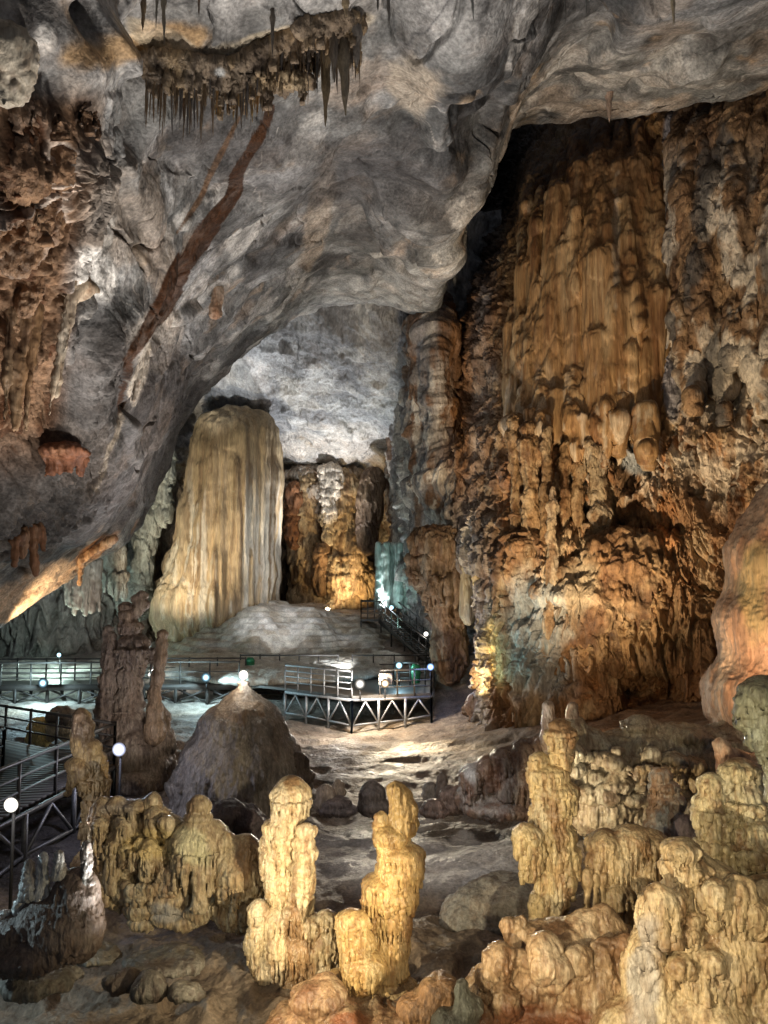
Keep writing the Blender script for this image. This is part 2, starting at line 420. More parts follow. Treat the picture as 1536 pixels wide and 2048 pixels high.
def f_ceil(p):
    x, y = proj(p); am = 1-.75*ss(.90, .985, vp)
    left = ss(260, 60, x)*ss(150, 260, y)*ss(1150, 900, y)
    d = .55*fbm(p, 8, 2, 1)+.04*fbm(p, 1.0, 4, 9)+.95*facets(p, 6.8, 53)[0]
    d += .50*facets(p, 4.2, 3)[0]+.15*facets(p, 1.9, 13)[0]+.05*facets(p, .8, 43)[0]+.02*facets(p, .6, 23)[0]
    cr = 1-np.clip(np.abs(perlin((p+fbm(p, 2, 2)[:, None]*.8)/4.3+7))/.018, 0, 1)
    d -= .30*cr
    d += left*(.22*tiers(p, 2.3, 2, .5, .5, .2)+.4*billow(p, .7, 3, 3, (1, 1, .12))+.22*bumps(p, .6, 1, (1, 1, .5))+.1*bumps(p, .25, 1, (1, 1, .7)))
    return d*am+(1-am)*(.22*facets(p, 2.0, 13)[0]+.30*facets(p, 4.2, 3)[0]+.12*fbm(p, 1.1, 4, 19)+.10*billow(p, .8, 3, 8)*ss(-.1, .3, fbm(p, 3, 2, 6)))
P, Q = sculpt(P, Q, f_ceil, CAMP)
x, y = proj(P); C = np.tile(np.array(GREY, np.float32), (len(P), 1))
C = mixc(C, DGREY, ss(-.1, .35, fbm(P, 4, 5, 21))*.85)
C = mixc(C, LGREY, ss(.05, .45, fbm(P, 2.5, 5, 33))*.6)
up = ss(230, 100, y+.12*(x-400))                   # paler overhead part
C = mixc(C, (.36, .35, .34), up*ss(-.4, .2, fbm(P, 3, 5, 40))*.8)
C = mixc(C, (.33, .26, .20), ss(.1, .4, fbm(P, 3.5, 5, 51))*.5)
C = C*(.62+.75*facets(P, 6.8, 53)[1])[:, None]*(.8+.4*facets(P, 4.2, 3)[1])[:, None]*(.85+.3*facets(P, 1.5, 13)[1])[:, None]
C = mixc(C, (.44, .42, .39), ss(.2, .32, fbm(P, 3.2, 6, 401))*.65)
C = mixc(C, (.06, .058, .058), ss(.2, .34, fbm(P, 4.2, 6, 411))*.7)
C = mixc(C, (.05, .05, .055), (1-np.clip(np.abs(perlin((P+fbm(P, 2, 2)[:, None]*.8)/4.3+7))/.012, 0, 1))*.7)
C = mixc(C, (.55, .52, .48), (1-np.clip(np.abs(perlin((P+fbm(P, 2.5, 4, 3)[:, None]*1.4)/3.3+17))/.02, 0, 1))*ss(.0, .3, fbm(P, 4, 2, 5))*.6)
nz = fbm(P, 1.6, 5, 60)
C = mixc(C, (.42, .27, .13), ss(.3, .7, g2(x, y, 230, 105, 160, 30, -12)+nz*.9)*.85)
C = mixc(C, CREAM, ss(.3, .5, g2(x, y, 330, 90, 90, 26, 30)+nz*.4)*.8)
C = mixc(C, CREAM, ss(.35, .6, g2(x, y, 620, 60, 180, 25, -12)+nz*.5)*.7)
C = mixc(C, WHT, ss(.35, .65, g2(x, y, 90, 80, 25, 35)+nz*.4))
C = mixc(C, (.40, .34, .27), ss(.3, .6, g2(x, y, 830, 170, 60, 60)+nz*.5)*.8)
C = mixc(C, WHT, ss(.3, .6, g2(x, y, 165, 545, 85, 60, 20)+nz*.5))
C = mixc(C, (.42, .40, .37), ss(.3, .6, g2(x, y, 740, 620, 110, 60, -20)+nz*.6)*.8)
C = mixc(C, (.55, .50, .44), ss(.3, .6, g2(x, y, 315, 670, 50, 80, 25)+nz*.4))
C = mixc(C, LGREY, ss(.3, .7, g2(x, y, 160, 740, 70, 90)+nz*.6)*.8)
C = mixc(C, (.36, .29, .22), ss(.3, .6, g2(x, y, 640, 430, 28, 130, 15)+nz*.5)*.6)
C = mixc(C, LGREY, ss(.2, .7, g2(x, y, 760, 600, 130, 60)+nz*.5)*.7)
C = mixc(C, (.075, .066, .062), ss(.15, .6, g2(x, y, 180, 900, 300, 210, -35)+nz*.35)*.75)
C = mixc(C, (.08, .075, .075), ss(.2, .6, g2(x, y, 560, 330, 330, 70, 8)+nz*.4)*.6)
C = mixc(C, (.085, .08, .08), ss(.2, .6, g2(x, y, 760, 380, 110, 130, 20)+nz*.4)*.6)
C = mixc(C, (.50, .36, .25), ss(.4, .6, g2(x, y, 60, 1190, 190, 45, -27)+nz*.4)*.9)  # orange lamplight along the lower left rim, put into the rock colour
lf = ss(195, 130, x-(y-400)*-.12)*ss(170, 225, y)*ss(1000, 820, y)
lf = np.maximum(lf, ss(110, 60, x)*ss(170, 215, y)*ss(900, 700, y))
C = mixc(C, (.20, .12, .07), lf)
C = mixc(C, (.52, .43, .36), lf*ss(-.05, .25, fbm(P, .9, 5, 71, (1, 1, .5)))*ss(560, 420, y))
C = mixc(C, DBROWN, lf*ss(.05, .3, fbm(P, 1.2, 4, 72, (1.3, 1.3, .2))))
# iron stain running down the slab
st = seg(x+nz*13, y, [(545, 215, 8), (505, 290, 15), (455, 400, 17), (400, 475, 24), (350, 560, 25), (300, 650, 20), (258, 720, 11), (243, 800, 6), (225, 900, 2)], 1.22)
C = mixc(C, (.042, .016, .005), ss(.25, .6, st)*(.9+.1*ss(-.2, .1, fbm(P, .5, 4, 77))))
C = mixc(C, (.10, .05, .02), seg(x+nz*9, y, [(480, 235, 3), (430, 330, 7), (395, 400, 6), (355, 465, 3)], 1.)*.8)
C = mixc(C, (.46, .41, .34), seg(x+nz*14, y, [(300, 690, 6), (275, 760, 16), (262, 810, 4)], 1.)*.9)
C = mixc(C, (.42, .36, .28), seg(x+nz*14, y, [(240, 830, 5), (228, 890, 5), (190, 980, 3)], 1.)*.7)
C = mixc(C, (.30, .13, .05), ss(.5, .8, g2(x, y, 500, 735, 90, 14, -42)+nz*.5)*.8)
C = mixc(C, (.36, .16, .06), ss(.5, .8, g2(x, y, 190, 1100, 90, 22, -36)+nz*.5)*.8)
P_ceil = P
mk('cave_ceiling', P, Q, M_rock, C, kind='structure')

# ---- far chamber: its vault and back wall
cx = [-700, -300, -50, 150, 300, 430, 540, 650, 760, 860, 1000]
rows = [[(x_, 420, Y) for x_, Y in zip(cx, (45, 48, 50, 50, 50, 49, 48, 48, 48, 49, 52))],
        [(x_, 600, Y) for x_, Y in zip(cx, (46, 50, 52, 53, 52, 50, 48, 46.5, 46.5, 48, 52))],
        [(x_, 760, Y) for x_, Y in zip(cx, (46, 52, 55, 56, 56, 54, 53, 52, 51, 50, 53))],
        [(x_, 880, Y) for x_, Y in zip(cx, (46, 52, 56, 58, 60, 61, 60, 58, 57, 54, 54))],
        [(x_, 950, Y) for x_, Y in zip(cx, (46, 52, 56, 58, 62, 65, 66, 66, 63, 56, 54))],
        [(x_, 1080, Y) for x_, Y in zip(cx, (45, 50, 53, 55, 60, 66, 68, 69, 66, 57, 54))],
        [(x_, 1240, Y) for x_, Y in zip(cx, (44, 49, 52, 54, 60, 66, 68, 69, 66, 57, 53))],
        [(x_, 1340, Y) for x_, Y in zip(cx, (44, 49, 52, 54, 60, 66, 68, 69, 66, 57, 53))]]
G = loft(rows, 900, 620); px, py = G[..., 0], G[..., 1]
P = at(px, py, 1/G[..., 2]).reshape(-1, 3); Q = gridq(*px.shape)
def f_far(p):
    x, y = proj(p); lo_ = ss(900, 1010, y+.25*(350-x)*(x < 350))
    d = .9*fbm(p, 6, 3, 3)+.4*ridged(p, 3, 4, 15)+.12*fbm(p, .8, 4, 9)
    d += lo_*(1.1*tiers(p, 4.5, 4, .6, .35, .6)+.8*billow(p, 1.6, 4, 13, (1, 1, .14))+.3*bumps(p, .8, 4, (1, 1, .7)))+(1-lo_)*(.4*facets(p, 4.2, 3)[0]+.15*facets(p, 1.5, 13)[0])
    return d
P, Q = sculpt(P, Q, f_far, CAMP)
x, y = proj(P); C = np.tile(np.array((.36, .36, .365), np.float32), (len(P), 1)); nz = fbm(P, 3, 5, 14)
C = C*(.7+.6*facets(P, 4.2, 3)[1])[:, None]
C = mixc(C, (.19, .19, .20), ss(-.05, .35, fbm(P, 5, 5, 2))*.8)
C = mixc(C, WHT, ss(.0, .4, fbm(P, 3, 5, 12))*.6)
C = mixc(C, (.5, .46, .42), ss(.3, .6, g2(x, y, 660, 900, 130, 50)+nz*.5)*.8)
lo_ = ss(925, 965, y+nz*90+22*np.sin(x/23)+.35*(400-x)*(x < 400))
C = mixc(C, (.33, .27, .2), lo_)
C = mixc(C, (.5, .42, .3), lo_*ss(0, .4, fbm(P, 2, 5, 22, (1, 1, .25)))*.8)
C = mixc(C, DBROWN, lo_*ss(.05, .35, fbm(P, 1.6, 4, 24, (1, 1, .2)))*.8*ss(300, 500, x))
C = mixc(C, (.36, .36, .34), ss(320, 250, x)*lo_*.8)
C = mixc(C, (.15, .14, .14), ss(260, 150, x)*ss(1110, 1180, y)*.6)
mk('cave_back_wall', P, Q, M_wall, C, kind='structure')

# ---- right wall with the pier between the two chambers
cx = [800, 838, 872, 914, 960, 1010, 1080, 1180, 1300, 1420, 1560, 1800, 2200, 2900]
rows = [[(x_, 60, Y) for x_, Y in zip(cx, (62, 52, 90, 98, 98, 98, 90, 60, 38, 35, 32, 29, 24, 18))],
        [(x_, 220, Y) for x_, Y in zip(cx, (62, 52, 90, 98, 98, 95, 70, 46, 37, 34, 31, 28, 24, 18))],
        [(x_, 370, Y) for x_, Y in zip(cx, (62, 51, 84, 105, 105, 88, 44, 38, 36, 33.5, 31, 28, 23, 17))],
        [(x_, 520, Y) for x_, Y in zip(cx, (62, 51, 58, 88, 80, 50, 39, 36.5, 35, 33, 30, 27, 23, 17))],
        [(x_, 670, Y) for x_, Y in zip(cx, (62, 48, 44, 52, 50, 42, 38, 36, 34, 32.5, 30, 27, 22, 16))],
        [(x_, 850, Y) for x_, Y in zip(cx, (62, 46, 43, 44, 43, 40, 36.5, 35.5, 34, 32, 29.5, 26, 22, 16))],
        [(x_, 1020, Y) for x_, Y in zip(cx, (60, 49, 44, 42, 41, 38.5, 35.5, 34.5, 33, 31.5, 29, 25.5, 21, 15))],
        [(x_, 1180, Y) for x_, Y in zip(cx, (60, 52, 46, 43, 40.5, 37, 34.5, 33.5, 32, 31, 29, 25, 20, 14))],
        [(x_, 1300, Y) for x_, Y in zip(cx, (60, 54, 48, 45, 42, 36.5, 34, 32.5, 31.5, 30.5, 29, 25, 19, 13))],
        [(x_, 1440, Y) for x_, Y in zip(cx, (60, 54, 49, 46, 42, 36, 33.5, 32, 31.5, 30.5, 29, 25, 18, 12))],
        [(x_, 1540, Y) for x_, Y in zip(cx, (60, 54, 49, 46, 42, 36, 33.5, 32, 31.5, 30.5, 29, 25, 18, 12))]]
G = loft(rows, 1150, 1050); px, py = G[..., 0], G[..., 1]
P = at(px, py, 1/G[..., 2]).reshape(-1, 3); Q = gridq(*px.shape)
def f_right(p):
    x, y = proj(p)
    smooth = ss(1370, 1310, x)*ss(1000, 1060, x)*ss(900, 800, y)
    d = .7*fbm(p, 6, 3, 8)+.3*ridged(p, 2.4, 4, 25)+.10*fbm(p, .6, 4, 9)
    rg = 1-smooth*.8; pr_ = ss(1000, 940, x)*ss(560, 620, y)
    d += pr_*(.4*billow(p, 2.0, 4, 91, (1, 1, .10))+.25*facets(p, 2, 5)[0])
    pk = ss(960, 900, x)*ss(540, 600, y); rt = ss(1320, 1370, x)*ss(900, 780, y); tk = (1-pk)*(1-.7*rt)
    d += pk*(.5*facets(p, 2.6, 15)[0]+.3*billow(p, 1.1, 4, 93, (1, 1, .2)))+rt*(.5*billow(p, 1.7, 4, 95, (1, 1, .09)))
    d += rg*(.75*tk*tiers(p, 3.1, 7, .6, .35, .45)+.30*tk*tiers(p, 1.1, 17, .8, .4, .2)+.36*billow(p, .9, 3, 19, (1, 1, .16))+.34*bumps(p, 1.1, 4, (1, 1, .6))+.2*bumps(p, .45, 8, (1, 1, .7))+.05*fbm(p, .2, 3, 4))
    d += smooth*(.5*billow(p, 2.2, 3, 29, (1, 1, .06))+.12*billow(p, .4, 2, 39, (1, 1, .08)))
    d -= 1.5*ss(.2, .6, fbm(p, 2.6, 3, 77, (1, 1, .6)))*ss(880, 980, y)*.5
    d -= 3.5*g2(x, y, 962, 1330, 26, 95)
    d -= 2.5*g2(x, y, 1300, 1375, 60, 30)
    d -= 1.5*g2(x, y, 1215, 1040, 150, 22, 10)
    return d
P, Q = sculpt(P, Q, f_right, CAMP)
x, y = proj(P); C = np.tile(np.array((.26, .15, .075), np.float32), (len(P), 1))
nz = fbm(P, 2.2, 5, 14, (1, 1, .6)); nv_ = fbm(P, 1.4, 5, 44, (1, 1, .12))
C = mixc(C, RUST, ss(-.05, .3, nz)*.7)
C = mixc(C, (.42, .32, .20), ss(0, .35, fbm(P, 1.3, 5, 55, (1, 1, .5)))*.7)
C = mixc(C, DBROWN, ss(.08, .38, nv_)*.75)
sm = ss(1360, 1305, x+nz*50)*ss(985, 1030, x+nz*30)*ss(960, 820, y+nz*120)
C = mixc(C, (.30, .165, .065), sm*.95); C = mixc(C, (.14, .06, .02), sm*ss(0, .4, nv_)*.8)
C = mixc(C, (.36, .25, .11), sm*ss(0.05, .4, fbm(P, 1.1, 4, 90, (1, 1, .08)))*.7)
C = mixc(C, (.12, .07, .035), ss(480, 280, y)*ss(1370, 1300, x)*.5)  # fading lamplight on the upper wall, painted as a darker colour
C = mixc(C, (.58, .50, .40), ss(.12, .3, fbm(P, .9, 4, 95, (1, 1, .22)))*ss(720, 820, y)*ss(1060, 960, y)*ss(1030, 1080, x)*.85)
C = mixc(C, (.25, .25, .29), ss(.35, .6, np.exp(-((x-1345)/24)**2)*ss(150, 300, y)*ss(900, 780, y)+nz*.3)*.9)
C = mixc(C, (.60, .52, .42), ss(.14, .3, fbm(P, 1.7, 5, 63, (1, 1, .4)))*ss(1180, 1280, x)*ss(420, 520, y)*ss(1010, 900, y)*.8)
wh = ss(1340, 1400, x)*ss(950, 800, y); C = mixc(C, (.60, .52, .43), wh*ss(-.12, .12, fbm(P, 1.1, 5, 66, (1, 1, .45)))*.9)
C = mixc(C, DGREY, wh*ss(.1, .3, fbm(P, 1.5, 5, 67, (1, 1, .5)))*.8)
pier = ss(1010, 930, x-nz*40)
C = mixc(C, (.20, .195, .20), pier*.9); C = mixc(C, (.45, .42, .38), pier*ss(0, .3, fbm(P, 1.2, 5, 81, (1, 1, .4)))*.7)
C = mixc(C, (.16, .08, .035), pier*ss(.08, .3, fbm(P, 1.8, 4, 82, (1.2, 1, .12)))*.85)
C = mixc(C, (.62, .58, .52), pier*ss(.1, .25, fbm(P, .8, 5, 181, (1, 1, .3)))*ss(700, 780, y)*.8)
C = mixc(C, (.24, .11, .035), np.exp(-((x-925)/34)**2)*ss(300, 420, y)*ss(1100, 900, y)*.9)
C = mixc(C, (.33, .36, .37), ss(.2, .6, g2(x, y, 1075, 1290, 70, 140, -12)+nz*.5)*.85)
C = mixc(C, (.33, .36, .38), ss(.4, .7, g2(x, y, 1275, 920, 45, 40)+nz*.3)*.9)
C = mixc(C, (.35, .22, .10), ss(.3, .7, g2(x, y, 1260, 1230, 170, 140)+nz*.5)*.6)
C = mixc(C, YEL, ss(.4, .7, g2(x, y, 990, 1310, 16, 100, -8)))  # yellow lamp glow beside the dark hole, painted onto the wall
C = C*1.12
C = mixc(C, (.035, .022, .014), ss(1090, 1000, x+(y-370)*.45)*ss(880, 900, x)*ss(640, 520, y)*.9)  # shade of the deep arch recess, painted as near-black rock colour
P_right = P
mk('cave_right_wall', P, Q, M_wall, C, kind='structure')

# ---- ground
ctl = [(0, 6, 0), (-10, 8, 0), (10, 8, .3), (-4, 12, -.3), (-7, 12, -.35), (-3, 10.5, -.3), (-6.6, 11.6, -.45), (-3.6, 11.4, -.42), (-8.6, 13.4, -.4), (0, 13, .1), (4, 12, .1), (8, 12, .4), (-9, 15, -.2), (0, 18, 0), (3, 18, .2), (5, 18, .5), (8, 18, 1.2), (12, 19, 2.4),
       (-12, 20, 0), (-5, 22, .1), (-20, 26, .2), (0, 24, .05), (3, 23, .3), (6, 24, 1.1), (10, 25, 2.4), (14, 27, 2.6), (-3, 30, 0), (2, 30, .1), (6, 30, .8), (12, 31, 2.2),
       (-10, 30, .1), (-20, 34, .3), (-2, 36, -.1), (3, 37, .1), (6, 36, .9), (-12, 38, .4), (-22, 40, .6), (-8, 44, .8), (0, 43, 1.0), (4, 43, 2.0), (-20, 48, 1.6), (-12, 50, 2.0),
       (-4, 50, 2.4), (3, 50, 3.6), (-16, 58, 2.2), (-8, 62, 4.6), (0, 62, 4.8), (-30, 40, 1.5), (25, 30, 4), (20, 12, 1), (-25, 12, .5), (12, 45, 3), (0, 72, 5), (-20, 72, 3)]
ctl = np.array(ctl, float)
def tps(a, b):
    r = np.hypot(a[:, None, 0]-b[None, :, 0], a[:, None, 1]-b[None, :, 1]); return r*r*np.log(r+1e-6)
A = np.zeros((len(ctl)+3,)*2); A[:-3, :-3] = tps(ctl, ctl)+np.eye(len(ctl))*2; A[:-3, -3] = 1; A[:-3, -2:] = ctl[:, :2]; A[-3:, :-3] = A[:-3, -3:].T
Wt = np.linalg.solve(A, np.concatenate([ctl[:, 2], [0, 0, 0]]))
def largest(Vx, Q):                               # keep the biggest connected piece
    lab = np.arange(len(Vx)); E = np.concatenate([Q[:, [0, 1]], Q[:, [1, 2]], Q[:, [2, 3]]])
    while True:
        m = np.minimum(lab[E[:, 0]], lab[E[:, 1]]); l2 = lab.copy(); np.minimum.at(l2, E[:, 0], m); np.minimum.at(l2, E[:, 1], m); l2 = l2[l2]
        if (l2 == lab).all(): break
        lab = l2
    keep = lab == np.bincount(lab).argmax(); idx = np.cumsum(keep)-1
    return Vx[keep], idx[Q[keep[Q[:, 0]]]]
_gx = np.linspace(-70, 130, 401); _gy = np.linspace(4, 84, 201)
def gz0(xy):
    xy = np.atleast_2d(np.asarray(xy, float)); r = np.zeros(len(xy))
    for s0 in range(0, len(xy), 200000):
        q = xy[s0:s0+200000]; r[s0:s0+200000] = tps(q, ctl)@Wt[:-3]+Wt[-3]+q@Wt[-2:]
    return np.clip(r, -.6, 9)
_GX, _GY = np.meshgrid(_gx, _gy, indexing='ij'); _GZ = gz0(np.stack([_GX.ravel(), _GY.ravel()], 1)).reshape(_GX.shape)
def gz(xy):
    xy = np.atleast_2d(np.asarray(xy, float)); a = np.clip((xy[:, 0]+70)/.5, 0, 399.999); b = np.clip((xy[:, 1]-4)/.4, 0, 199.999)
    i = a.astype(int); j = b.astype(int); u = a-i; v = b-j
    return _GZ[i, j]*(1-u)*(1-v)+_GZ[i+1, j]*u*(1-v)+_GZ[i, j+1]*(1-u)*v+_GZ[i+1, j+1]*u*v
U, T = np.meshgrid(np.linspace(-1000, 2500, int(950*DQ)), np.linspace(0, 1, int(850*DQ)))
Yg = 5*(80/5)**T; Xg = (U-768)/F_PX*Yg
P = np.stack([Xg, Yg, gz(np.stack([Xg.ravel(), Yg.ravel()], 1)).reshape(Xg.shape)], -1).reshape(-1, 3)
def f_gr(p):
    near = ss(20, 13, p[:, 1])
    d = .03*fbm(p, .12, 2, 16)*near+.22*fbm(p, 4, 3, 3)+.09*fbm(p, 1.1, 4, 5)+.02*fbm(p, .25, 3, 6)
    q = p+fbm(p, 2, 2, 8)[:, None]*.8
    d += .16*ss(.1, .9, ridged(q, 2.2, 2, 4, (.35, 1, 1)))*(1-near*.6)       # long scour ledges
    d += near*(.22*ss(-.05, .25, fbm(p, 1.6, 3, 23))-.10)
    return d
P[:, 2] += f_gr(P)
Q = gridq(*Xg.shape)
x, y = proj(P); C = np.tile(np.array((.25, .20, .16), np.float32), (len(P), 1)); nz = fbm(P, 1.8, 5, 14)
C = mixc(C, (.12, .09, .07), ss(0, .4, fbm(P, 2.6, 5, 3))*.7)
C = mixc(C, (.36, .30, .23), ss(.1, .5, fbm(P, 1.2, 5, 5))*.5)
C = mixc(C, (.42, .34, .24), ss(.3, .7, g2(x, y, 850, 1475, 230, 45, -4)+nz*.3)*.8)  # paler sand with the warm pool of lamplight painted in
C = mixc(C, (.045, .042, .045), ss(330, 240, x)*ss(1430, 1480, y)*ss(1850, 1760, y)*.9)  # darkness behind the near walkway, painted into the ground colour
C = mixc(C, (.31, .29, .27), ss(.2, .7, g2(x, y, 860, 1700, 260, 110)+nz*.3)*.8)  # grey mud, its colour raised in place of soft lamplight
C = mixc(C, (.42, .40, .38), ss(38, 42, P[:, 1])*ss(4, -2, P[:, 0])*.9)
C = mixc(C, (.22, .12, .06), ss(.3, .6, g2(x, y, 1250, 1430, 260, 40)+nz*.4)*.8)
C = mixc(C, (.38, .36, .34), ss(.35, .6, g2(x, y, 990, 1780, 90, 70, -35)+nz*.4)*.8)
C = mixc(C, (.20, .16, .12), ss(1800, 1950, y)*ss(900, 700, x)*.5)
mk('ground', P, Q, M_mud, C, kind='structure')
def gh(x_, y_): 
    p = np.array([[x_, y_, gz([[x_, y_]])[0]]]); return float(p[0, 2]+f_gr(p)[0])
# ================================================================ OBJECTS
def surf_lookup(Pv):
    x, y = proj(Pv); m = (x > -200) & (x < 1700) & (y > -200) & (y < 1500); idx = np.nonzero(m)[0][::7]
    X, Yy, D = x[idx], y[idx], Pv[idx, 1]
    return lambda a, b: float(D[np.argmin((X-a)**2+(Yy-b)**2)])

def fx(x, Y): return float(at(x, 1250, Y)[0])
class PB(Blob):                                    # blob whose shapes are sized in metres from pixel measures at a distance Y
    def E(s, x, y, Y, rx, ry, rd=None, k=None):
        m = Y/F_PX; return s.ell(at(x, y, Y), (rx*m, (rd if rd else rx*.85)*m, ry*m), k)
    def X(s, x, y, Y, rx, ry, rd=None, k=None):
        m = Y/F_PX; return s.cut(at(x, y, Y), (rx*m, (rd if rd else rx)*m, ry*m), k)
    def C(s, x0, y0, x1, y1, Y, r0, r1, Y1=None, k=None):
        m = Y/F_PX; return s.cap(at(x0, y0, Y), at(x1, y1, Y1 or Y), r0*m, r1*m, k)
    def fringe(s, x, y, Y, R, ln, n=None, r=1.7, Rd=None, a0=-20, a1=200, k=.03):
        """drips hanging round the lip of a dome (front side), sizes in pixels"""
        m = Y/F_PX; c = at(x, y, Y); n = n or int(R*PI/(r*2.6)); Rd = Rd or R*.85
        for i in range(n):
            a = math.radians(a0+(a1-a0)*(i+rng.random()*.7)/n)
            p = c+np.array([math.cos(a)*R*m, -math.sin(a)*Rd*m, rng.uniform(-2, 3)*m])
            L = ln*m*rng.uniform(.35, 1.1); q = p+np.array([-math.cos(a)*R*.04*m, math.sin(a)*R*.04*m, -L]); rr = r*m*rng.uniform(.8, 1.3)
            s.cap(p, q, rr*1.25, rr*.5, k)
        return s
    def dome(s, x, y, Y, rx, ry, ln=0, k=None, r=1.7):
        s.E(x, y, Y, rx, ry, k=k)
        if ln: s.fringe(x, y+ry*.25, Y, rx*.93, ln, r=r)
        return s
    def stack(s, Y, pts, ln=1., r=2.3, k=.03):      # tiers: a domed cap, a narrower core under it and drips from its lip
        for (x, y, rx, h) in pts:
            rx = rx*.87; s.E(x, y, Y, rx, h*.52, k=k).E(x, y+h*.5, Y, rx*.78, h*.75, k=k)
            if ln: s.fringe(x, y+h*.14, Y, rx*.96, h*.85*ln, r=r, k=.018)
        return s
    def chain(s, Y, pts, k=None):                   # stacked swellings [(x, y, rx, ry), ...]
        for x, y, rx, ry in pts: s.E(x, y, Y, rx, ry, k=k)
        return s

def flow(seed, T=.35, ta=.05, rib=.03, bump=.03, bs=.12, fine=.008, rs=.08, low=.05, vz=.5):
    """smooth caps above, ribs and knobs on the steep flanks"""
    def f(p, N):
        st = ss(.75, .15, N[:, 2])
        d = low*fbm(p, .6, 3, seed)+fine*fbm(p, .05, 3, seed+9)*(.4+.6*st)
        d += 1.5*rib*st*(billow(p, rs*1.4, 3, seed+5, (1, 1, .11))+.3)*(.55+.7*ss(-.25, .25, fbm(p, .5, 2, seed+1)))
        if ta: d += .7*ta*st*(tiers(p, T, seed, .6, .5, .09)-.5)
        if bump: d += (.35+.65*st)*(bump*(bumps(p, bs, seed+2, (1, 1, vz))-.5)*ss(-.3, .3, fbm(p, .7, 2, seed+8))+bump*.5*(bumps(p, bs*.4, seed+6, (1, 1, vz))-.5))
        return d
    f.n = True; return f
def tint(base, alt, dark, seed, s=.5, spots=()):
    def f(p, x, y):
        c = np.tile(np.array(base, np.float32), (len(p), 1))
        c = mixc(c, alt, ss(-.05, .35, fbm(p, s, 5, seed, (1, 1, .5)))*.8)
        c = mixc(c, dark, ss(.08, .42, fbm(p, s*.8, 5, seed+4, (1, 1, .3)))*.8)
        c = mixc(c, dark, ss(.08, .3, fbm(p, s*.18, 3, seed+12, (1, 1, .12)))*.55)
        n_ = fbm(p, s, 4, seed+8)
        for (cx_, cy_, rx, ry, col, a) in spots: c = mixc(c, col, ss(.3, .7, g2(x, y, cx_, cy_, rx, ry)+n_*.5)*a)
        return c
    return f
def finish(b, name, mat, disp, tn, label=None, cat=None, group=None, kind=None, parent=None):
    Vx, Qx = b.build()
    if name == 'hanging_drapery': Vx, Qx = largest(Vx, Qx)
    N = vnormals(Vx, Qx)
    Vx = Vx+N*(disp(Vx, N) if hasattr(disp, 'n') else disp(Vx))[:, None]
    x, y = proj(Vx); c = tn(Vx, x, y)
    lo = Vx.min(0); hi = Vx.max(0); og = ((lo[0]+hi[0])/2, (lo[1]+hi[1])/2, lo[2])
    return mk(name, Vx, Qx, mat, c, label, cat, group, kind, parent, origin=og)

TC = tint((.56, .45, .28), (.62, .54, .40), (.27, .15, .07), 3)
# ---- foreground stalagmites
Y = 14.5; b = PB(.0155, .05)
b.E(581, 1592, Y, 35, 34).E(580, 1568, Y, 19, 13).E(583, 1612, Y, 31, 30); b.fringe(581, 1602, Y, 37, 30, r=2.2, k=.02)
b.E(578, 1632, Y, 34, 22).E(566, 1652, Y, 36, 22); b.stack(Y, [(572, 1640, 36, 26), (549, 1648, 20, 26), (570, 1668, 42, 36), (560, 1706, 40, 38), (534, 1690, 15, 40), (562, 1746, 36, 44), (566, 1786, 31, 44)])
b.chain(Y-.27, [(613, 1660, 17, 16), (608, 1684, 19, 13), (612, 1706, 22, 20), (607, 1735, 21, 16)]); b.stack(Y-.22, [(607, 1752, 22, 50), (604, 1790, 20, 40)])
b.stack(Y-.15, [(518, 1822, 24, 40), (552, 1836, 30, 44), (592, 1822, 30, 44), (620, 1850, 30, 44), (655, 1842, 26, 44), (515, 1875, 26, 50), (558, 1888, 36, 60), (605, 1900, 40, 60), (650, 1885, 36, 60)])
b.chain(Y, [(540, 1940, 36, 36), (600, 1965, 50, 40), (650, 1950, 50, 50)])
finish(b, 'stalagmite', M_cal, flow(3, .42, .05, .022, .035, .13), TC, 'cream stalagmite with a rounded head like a helmet, left of the two tall foreground ones', 'stalagmite', 'tall foreground stalagmites')
Y = 13.5; b = PB(.0155, .06)
b.chain(Y, [(793, 1576, 17, 16), (800, 1592, 21, 24), (805, 1622, 26, 32), (806, 1650, 27, 26), (764, 1634, 11, 14)])
b.stack(Y, [(764, 1650, 17, 34), (784, 1668, 38, 44)], ln=.4); b.stack(Y, [(803, 1708, 47, 46), (800, 1738, 50, 40), (768, 1766, 48, 34), (790, 1786, 48, 44), (750, 1794, 30, 34), (782, 1836, 44, 54), (779, 1884, 41, 54), (776, 1930, 42, 54)])
b.stack(Y-.3, [(705, 1842, 34, 46), (714, 1880, 36, 50), (728, 1926, 48, 50)]); b.stack(Y, [(690, 1975, 60, 60), (780, 1985, 66, 60), (640, 2010, 50, 50)], ln=.8)
b.chain(Y, [(786, 2030, 70, 50), (700, 2030, 60, 40)])
finish(b, 'stalagmite', M_cal, flow(13, .38, .05, .024, .02, .14), tint((.52, .36, .16), (.58, .45, .25), (.28, .15, .06), 7), 'golden yellow spire stalagmite with a small rounded shoulder at its left foot', 'stalagmite', 'tall foreground stalagmites')
Y = 14.0; b = PB(.0155, .05)
b.chain(Y, [(1118, 1452, 18, 15), (1120, 1466, 28, 15), (1122, 1500, 22, 36), (1122, 1532, 18, 22)]); b.fringe(1120, 1474, Y, 27, 26, r=2.6, k=.02).fringe(1122, 1508, Y, 22, 26, r=2.6, k=.02)
b.stack(Y, [(1078, 1518, 21, 30), (1096, 1544, 42, 36), (1108, 1580, 49, 44), (1100, 1622, 45, 44), (1110, 1662, 46, 44), (1118, 1704, 46, 50), (1108, 1748, 42, 50), (1098, 1795, 38, 50), (1096, 1842, 34, 50)])
